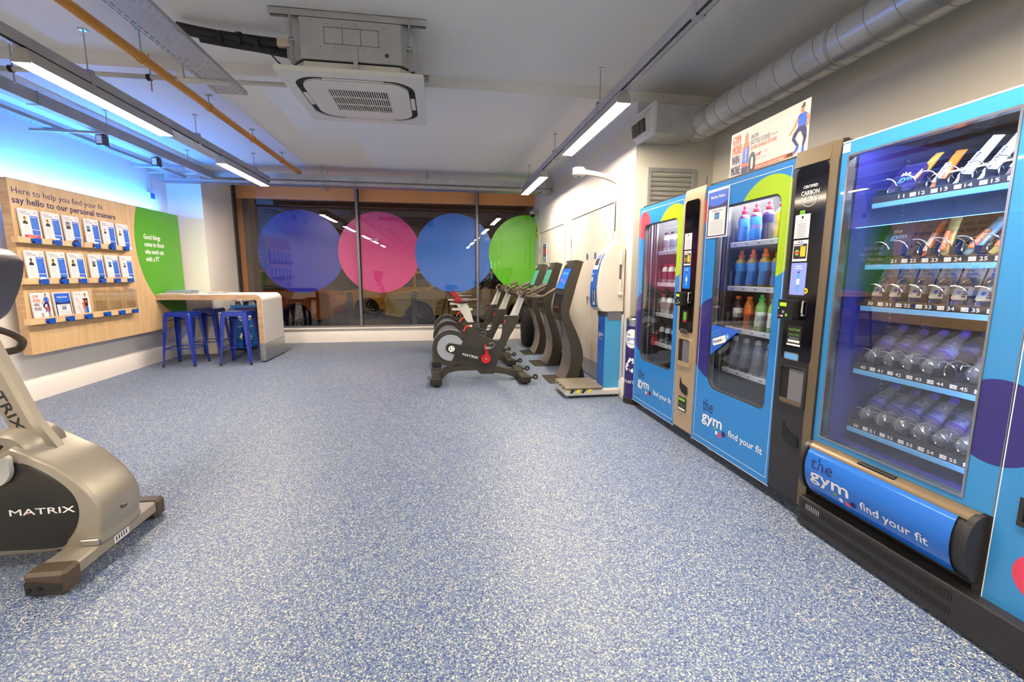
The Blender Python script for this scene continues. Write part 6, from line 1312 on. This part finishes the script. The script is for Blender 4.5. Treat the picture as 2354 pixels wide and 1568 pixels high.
g.prism(f, smooth([(-2.497, 1.80), (-2.452, 1.80), (-2.450, 1.87), (-2.465, 1.90), (-2.485, 1.90), (-2.500, 1.87)], 3), 0.0016, 0.0018, 'ink_black').flat(f, smooth([(-2.482, 1.815), (-2.468, 1.815), (-2.466, 1.86), (-2.475, 1.88), (-2.484, 1.86)], 3), 'paper', 0.002)
athlete(g, f, -2.235, 1.806, 0.232, d=0.001)
g.build('board_print', t)
tag(B().cyl((1.80, 2.93, 1.795), (1.80, 2.93, 1.865), 0.003, 'black', 8).cyl((1.80, 2.93, 1.795), (1.80, 2.93, 1.801), 0.012, 'black', 10).build('aerial'), 'thin black aerial on top of the silver vending machine', 'aerial')

# ---------------------------------------------------------------- snack machine, nearest
t3 = thing('vending_machine', (2.1, 1.3, 0), 'large glass fronted snack and water vending machine nearest the viewer', 'vending machine', 'vending machines along the right wall')
Y3, Y4, Y5 = 1.822, 1.100, 0.78
B().box(XV+0.03, XBK, Y3-0.03, Y3, 0.08, 1.775, 'vend_black').build('side_wall', t3)
B().box(XV+0.03, XBK, Y5, Y5+0.03, 0.08, 1.775, 'vend_black').build('side_wall', t3)
B().box(XV+0.05, XBK-0.03, Y4-0.03, Y4, 0.08, 1.775, 'vend_cavity').build('inner_partition', t3)
B().box(XV+0.05, 2.36, Y3-0.036, Y3-0.03, 0.44, 1.775, 'vend_navy').build('inner_side', t3)
B().box(2.34, 2.36, Y4, Y3-0.03, 0.44, 1.775, 'vend_cavity').build('back_wall', t3)
B().box(XV+0.03, XBK, Y5, Y3, 1.765, 1.776, 'vend_black').build('top_plate', t3)
B().box(XV+0.05, 2.36, Y4, Y3-0.03, 0.40, 0.44, 'vend_navy').build('inner_floor', t3)
fr = FX(XV); ga, gb, gz0, gz1 = -1.786, -1.192, 0.455, 1.712
d3 = B().ring(fr, [(-Y3, 0.428), (-Y4, 0.428), (-Y4, 1.775), (-Y3, 1.775)], [(ga, gz0), (gb, gz0), (gb, gz1), (ga, gz1)], -0.035, 0, 'door_print_three').build('door', t3)
B().ring(fr, [(ga-0.004, gz0-0.004), (gb+0.004, gz0-0.004), (gb+0.004, gz1+0.004), (ga-0.004, gz1+0.004)], [(ga+0.004, gz0+0.004), (gb-0.004, gz0+0.004), (gb-0.004, gz1-0.004), (ga+0.004, gz1-0.004)], -0.03, 0.003, 'steel').build('chrome_trim', d3)
B().prism(fr, [(ga, gz0), (gb, gz0), (gb, gz1), (ga, gz1)], -0.010, -0.004, 'vend_glass').build('window_glass', d3)
B().rect(fr, -Y3, 1.769, -Y4, 1.775, 'ink_cream', 0.001).rect(fr, -Y3+0.003, 1.728, -Y3+0.040, 1.764, 'paper', 0.0012).rect(fr, -Y4-0.004, 0.43, -Y4-0.001, 1.775, 'steel', 0.0012).build('door_edge_trim', d3)
B().box(XV-0.0, XV+0.035, Y4-0.004, Y5, 0.09, 1.775, 'door_print_three').box(XV+0.0, XV+0.02, Y4-0.004, Y4-0.001, 0.09, 1.775, 'ink_white').build('payment_door', t3)
B().ring(fr, [(-1.040, 0.44), (-0.90, 0.44), (-0.90, 0.53), (-1.040, 0.53)], [(-1.028, 0.455), (-0.91, 0.455), (-0.91, 0.515), (-1.028, 0.515)], -0.002, 0.006, 'vend_black').rect(fr, -1.028, 0.455, -0.91, 0.515, 'ac_slot', 0.001).flat(fr, circ(-1.005, 0.49, 0.012, 12), 'ink_grey', 0.002).build('coin_return', t3)
B().rect(fr, -1.018, 0.545, -0.80, 1.2, 'sky_blue', 0.0012).build('payment_panel', t3)
# spring shelves
cols = 7; pitch = 0.0795; yl = 1.722
def shelf3(z, first, prices, nums=True):
    xs = 1.872
    s_ = B().box(xs, 2.33, Y4+0.004, yl+0.04, z-0.004, z, 'vend_black').box(xs-0.012, xs, Y4+0.004, yl+0.032, z-0.046, z-0.026, 'strip_blue', 0.001).box(xs-0.008, xs, Y4+0.004, yl+0.038, z-0.026, z+0.002, 'vend_black', 0.001).build('spring_shelf', t3)
    f = FX(xs-0.0085); g = B()
    for k in range(cols+1):
        yy = yl-k*pitch
        if yy < Y4+0.03: break
        if k == 0 and first in (10, 20): continue
        g.text(f, str(first+k), -yy, z-0.019, 0.024, 0.0135, 'ink_white', 0.02, 0.0005).rect(f, -yy+0.045, z-0.020, -yy+0.069, z-0.005, 'ink_white', 0.0004).text(f, prices, -yy+0.047, z-0.017, 0.020, 0.009, 'ink_grey', 0.01, 0.0008)
    g.build('number_labels', s_)
    for k in range(cols+1):
        yy = yl+0.036-k*pitch
        B().box(xs+0.012, 2.30, yy-0.0008, yy+0.0008, z, z+0.036, 'vend_cavity').build('lane_divider', s_)
    return s_
def coil(t, yc, z, r=0.034, n=4, x0=1.872, dx=0.075):
    pts = []
    for i in range(n*18+1):
        a = 2*PI*i/18+PI*0.4; pts.append((x0+dx*i/18, yc+r*math.cos(a), z+r+0.003+r*math.sin(a)))
    return B().tube(pts, 0.0022, 'chrome', 5).build('vend_spring', t)
SZ = ((1.534, 10, '2.20'), (1.274, 20, '2.50'), (1.094, 30, '5.00'), (0.809, 40, '1.00'), (0.538, 50, '1.00'))
ctrs = [yl-0.0-pitch*k for k in range(cols)]
shs = []
for i, (z, n0, pr_) in enumerate(SZ):
    s_ = shelf3(z, n0, pr_, True); shs.append(s_)
    for k in range(cols): coil(s_, ctrs[k]-0.004, z)
B().box(1.80, 1.83, Y4+0.05, Y3-0.08, 1.735, 1.75, 'vend_lamp_and_fill').build('inside_lamp', t3)
B().box(XV+0.045, XV+0.055, Y4+0.02, Y4+0.04, 0.50, 1.70, 'vend_lamp_and_fill').build('added_side_fill', t3)  # hidden emissive strip, added to light the packs and bottles from the front corner
g = B()
for sx in (2.05,):
    for k in range(60): g.box(sx, sx+0.012, Y3-0.0375, Y3-0.036, 0.46+k*0.021, 0.466+k*0.021, 'ink_grey')
g.build('shelf_slots', t3)
# contents
wl = {3: 'second lowest', 4: 'lowest'}
for i in (3, 4):
    z = SZ[i][0]
    for k in range(cols):
        if i == 3 and k == 4: continue
        for b_ in range(2):
            lab = ('clear water bottle with purple cap, %s from the left, %s shelf' if b_ == 0 else 'water bottle lying behind the %s one on the %s shelf') % (OR[k], wl[i])
            bottle('water', (1.905+b_*0.115, ctrs[k]-0.004, z+0.016+0.002*(k % 3)), lab, 'water bottles in the nearest vending machine', tilt=math.radians(47+(k*5) % 7))
lock = None
for k in range(cols):
    lab = 'padlock pack on white card, %s from the left on the middle shelf' % OR[k]; y = ctrs[k]-0.004; z = SZ[2][0]
    if lock is None:
        t = thing('padlock_pack', (1.915, y, z+0.002), lab, 'padlock', 'padlock packs'); x = 1.915; lock = t
        u = Vector((0.05, 0, 0.145)).normalized(); f = Fr((x, y, z+0.002), (0, -1, 0), u)
        B().prism(f, rrect(-0.036, 0.0, 0.036, 0.150, 0.004, 2), -0.001, 0, 'paper').build('card', t)
        B().text(f, 'the', -0.022, 0.127, 0.022, 0.013, 'ink_navy', 0, 0.0006).text(f, 'gym', -0.022, 0.113, 0.038, 0.015, 'ink_blue', 0.02, 0.0006).flat(f, circ(0.021, 0.112, 0.003, 8), 'ink_navy', 0.0006).flat(f, circ(0.011, 0.108, 0.002, 8), 'ink_pink', 0.0006).rect(f, -0.033, 0.001, 0.033, 0.014, 'ink_blue', 0.0006).rect(f, -0.010, 0.143, 0.010, 0.146, 'ink_grey', 0.0006).build('card_print', t)
        B().prism(f, rrect(-0.028, 0.012, 0.028, 0.066, 0.008, 3), 0.001, 0.018, 'ink_sky' if False else 'cast_metal').build('lock_body', t, bevel=0.003)
        g = B()
        for q in range(4): g.box(0, 0, 0, 0, 0, 0, 'ink_black') if False else g.prism(f, [(0.006, 0.022+q*0.009), (0.018, 0.022+q*0.009), (0.018, 0.028+q*0.009), (0.006, 0.028+q*0.009)], 0.018, 0.020, 'ink_black')
        g.flat(f, circ(-0.008, 0.040, 0.008, 10), 'ink_blue', 0.0185)
        g.build('number_dials', t)
        B().tube([f(-0.017, 0.060, 0.009), f(-0.017, 0.078, 0.009), f(-0.010, 0.092, 0.009), f(0, 0.097, 0.009), f(0.010, 0.092, 0.009), f(0.017, 0.078, 0.009), f(0.017, 0.060, 0.009)], 0.0035, 'chrome', 8).build('shackle', t)
        loft('blister', t, f, [([(-0.032, 0.008), (0.032, 0.008), (0.032, 0.105), (-0.032, 0.105)], 0.0), ([(-0.030, 0.010), (0.030, 0.010), (0.030, 0.10), (-0.030, 0.10)], 0.023)], 'clear_plastic')
    else: dup(lock, (1.915, y, z+0.002), lab)
def snack(pos, w_, h, m, m2, txt, lab, lean=0.10, side=0.0, grp='snack bars', tcol='ink_white'):
    x, y, z = pos; t = thing('snack_bar', pos, lab, 'snack', grp)
    u = Vector((lean, -side, h)).normalized(); r = Vector((0, -1, 0)); r = (r-u*r.dot(u)).normalized(); f = Fr((x, y, z), r, u)
    a = w_/2; n = 7; vs = []
    def L_(zz, hw, th): return [f(hw*math.cos(q), zz, th*math.sin(q)) for q in [2*PI*i/14 for i in range(14)]]
    LY = [(0.0, a*1.02, 0.0012), (0.012, a, 0.003), (0.022, a*0.92, 0.011), (h*0.5, a*0.93, 0.013), (h-0.022, a*0.92, 0.011), (h-0.012, a, 0.003), (h, a*1.03, 0.0012)]
    for l in LY: vs += L_(*l)
    fs = [(i*14+k, i*14+(k+1) % 14, (i+1)*14+(k+1) % 14, (i+1)*14+k) for i in range(6) for k in range(14)]+[tuple(range(14)), tuple(84+k for k in range(14))]
    B().add(vs, fs, m).build('wrapper', t, angle=50)
    fb = Fr(f(a*0.30, h*0.14, 0.0145), u, -r)
    g = B().rect(fb, 0, -0.006, h*0.5, a*0.95, m2, -0.0012).text(fb, txt, 0.004, 0.0, h*0.46, a*0.6, tcol, 0.02, 0.0004); g.build('printed_name', t)
    return t
z = SZ[0][0]+0.004
snack((1.92, ctrs[2]-0.006, z), 0.042, 0.165, 'bar_orange', 'paper', 'PROTEIN', 'orange wrapped protein bar on the top shelf', 0.09, 0.03, tcol='ink_navy')
snack((1.92, ctrs[1]-0.006, z+0.03), 0.034, 0.155, 'drink_gold', 'bar_orange', 'GRENADE', 'gold wrapped bar on the top shelf, left of the orange one', 0.11, 0.02)
snack((1.92, ctrs[3]-0.010, z), 0.042, 0.195, 'paper', 'cap_grey', 'PROTEIN', 'tall white protein bar with a nut picture on the top shelf', 0.10, 0.06, tcol='ink_navy')
snack((1.92, ctrs[4]-0.010, z), 0.042, 0.195, 'paper', 'cap_grey', 'PROTEIN', 'white protein bar at the right of the top shelf', 0.10, 0.06, tcol='ink_navy')
snack((1.92, ctrs[5]-0.010, z), 0.036, 0.190, 'bag_brown', 'paper', 'PROTEIN', 'brown protein bar at the right end of the top shelf', 0.10, 0.05, tcol='ink_navy')
z = SZ[1][0]+0.004
snack((1.93, ctrs[2]+0.004, z), 0.022, 0.150, 'bar_orange', 'paper', 'PEPERAMI', 'thin orange snack stick on the second shelf', 0.06, 0.02, tcol='ink_orange')
snack((1.925, ctrs[3]+0.006, z), 0.040, 0.150, 'bar_gold', 'bar_orange', 'GRENADE', 'pale gold bar standing upright on the second shelf', 0.04, 0.0)
snack((1.915, ctrs[4]-0.004, z), 0.042, 0.160, 'bar_blue', 'bar_orange', 'GRENADE', 'pale blue bar on the second shelf', 0.10, 0.05)
snack((1.915, ctrs[5]-0.004, z), 0.042, 0.175, 'bar_gold', 'bar_orange', 'GRENADE', 'gold bar leaning right on the second shelf', 0.10, 0.06)
snack((1.915, ctrs[6]-0.004, z), 0.040, 0.160, 'cap_grey', 'paper', 'PROTEIN', 'grey protein bar at the right end of the second shelf', 0.10, 0.05, tcol='ink_navy')
for yy, zz, lab, h, cc in ((ctrs[0]-0.040, SZ[1][0], 'dark blue packed towel with the gym name on the second shelf', 0.17, 'bag_navy'), (ctrs[0]-0.045, SZ[0][0], 'clear packed kit with the gym name at the left of the top shelf', 0.13, 'bag_navy')):
    t = thing('towel_pack', (1.915, yy, zz+0.002), lab, 'packet'); f = Fr((1.915, yy, zz+0.002), (0, -1, 0), (0.07, 0, h))
    rs_ = lambda k: [(a*k, b_) for a, b_ in rrect(-0.062, 0.004, 0.062, h, 0.02, 3)]
    loft('pack', t, f, [(rs_(0.95), -0.018), (rs_(1.0), -0.006), (rs_(1.0), 0.006), (rs_(0.92), 0.018)], cc, 60)
    B().text(f, 'the', -0.030, h*0.62, 0.038, 0.020, 'ink_white', 0, 0.0190).text(f, 'gym', -0.030, h*0.62-0.026, 0.066, 0.024, 'ink_sky', 0.02, 0.0190).build('pack_lettering', t)
# delivery flap and base
YF0, YF1 = 1.811, 1.128
pf = []
for i in range(13):
    a = math.radians(96+i*(100)/12); pf.append((XV+0.06+0.135*math.cos(a), 0.292+0.135*math.sin(a)))
# bulging profile in x z, facing the aisle
pf = [(XV+0.02, 0.425), (XV-0.010, 0.425), (XV-0.034, 0.412), (XV-0.052, 0.385), (XV-0.062, 0.345), (XV-0.064, 0.305), (XV-0.058, 0.265), (XV-0.044, 0.228), (XV-0.022, 0.195), (XV+0.02, 0.180)]
B().prism(FC(YF1), [(a+0.003, z) for a, z in pf], -(YF0-YF1), 0, 'vend_black').build('delivery_housing', t3, angle=60, bevel=0.004)
B().prism(FC(YF1), [(XV+0.02, 0.427), (XV-0.012, 0.427), (XV-0.036, 0.414), (XV-0.046, 0.400), (XV+0.02, 0.400)], -(YF0-YF1)-0.001, 0.001, 'vend_bronze').build('bronze_trim', t3, angle=60, bevel=0.004)
vs = []; pq = pf[3:9]
def seg(pts, n=4):
    o = []
    for i in range(len(pts)-1):
        for k in range(n): o.append((pts[i][0]+(pts[i+1][0]-pts[i][0])*k/n, pts[i][1]+(pts[i+1][1]-pts[i][1])*k/n))
    return o+[pts[-1]]
pq = seg([(XV-0.042, 0.403)]+pf[3:9], 3)
for (a, z) in pq: vs += [(a-0.004, YF0-0.03, z), (a-0.004, YF1+0.035, z)]
fl = B().add(vs, [(2*i, 2*i+1, 2*i+3, 2*i+2) for i in range(len(pq)-1)], 'vend_flap').build('delivery_flap', t3, angle=80)
class PF:  # frame that follows the flap's profile
    def __init__(s): s.z = [q[1] for q in pq]; s.x = [q[0] for q in pq]
    def __call__(s, a, b_, d=0.0):
        x = s.x[-1]
        for i in range(len(s.z)-1):
            if s.z[i] >= b_ >= s.z[i+1]:
                u = (s.z[i]-b_)/(s.z[i]-s.z[i+1]); x = s.x[i]+(s.x[i+1]-s.x[i])*u
        if b_ > s.z[0]: x = s.x[0]
        return Vector((x-0.0055-d, -a, b_))
pfm = PF(); g = B()
g.text(pfm, 'the', -1.750, 0.322, 0.116, 0.056, 'ink_navy', 0.0, 0).text(pfm, 'gym', -1.748, 0.268, 0.200, 0.056, 'ink_white', 0.03, 0).text(pfm, 'find your fit', -1.495, 0.251, 0.265, 0.034, 'ink_white', 0.02, 0)
for a, b_, r, m in ((-1.612, 0.256, 0.0075, 'ink_green'), (-1.588, 0.240, 0.010, 'ink_white'), (-1.556, 0.236, 0.012, 'ink_pink'), (-1.528, 0.248, 0.013, 'ink_navy')): g.flat(pfm, circ(a, b_, r, 18), m, 0.0006)
g.build('flap_lettering', t3)
for y in (YF0, YF1): B().prism(FC(y-0.005), [(a+ (0 if i in (0, len(pf)-1) else -0.008), z) for i, (a, z) in enumerate(pf)], -0.012, 0.010, 'vend_black').build('flap_end', t3, angle=60)
B().box(XV-0.030, XV-0.006, 1.56, 1.40, 0.412, 0.4275, 'black', 0.003).build('handle_recess', t3)
B().box(XV+0.02, XV+0.06, YF1, Y3, 0.16, 0.43, 'vend_black').box(XV+0.0, XV+0.05, Y4, YF1, 0.10, 0.43, 'vend_black').build('lower_front', t3)
B().box(XV-0.045, XV+0.06, Y5, Y3+0.0, 0.012, 0.150, 'vend_black', 0.004).build('base_box', t3)
f = FX(XV-0.0455)
for zc, hh in ((0.113, 0.036), (0.060, 0.030)):
    g = B()
    for k in range(64):
        a = -1.800+k*0.0103; g.rect(f, a, zc-hh/2, a+0.0052, zc+hh/2, 'ac_slot', 0.0005)
    g.build('vent_slots', t3)['kind'] = 'stuff'
g = B()
for k in range(8): g.rect(f, -1.775+k*0.0103, 0.10, -1.7698+k*0.0103, 0.126, 'ink_grey', 0.001)
g.build('grey_slots', t3)  # grey bars over some of the upper vent slots
for x in (XV+0.08, XBK-0.1):
    for y in (Y5+0.1, Y3-0.1): B().cyl((x, y, 0), (x, y, 0.02), 0.03, 'rubber', 10).build('levelling_foot', t3)
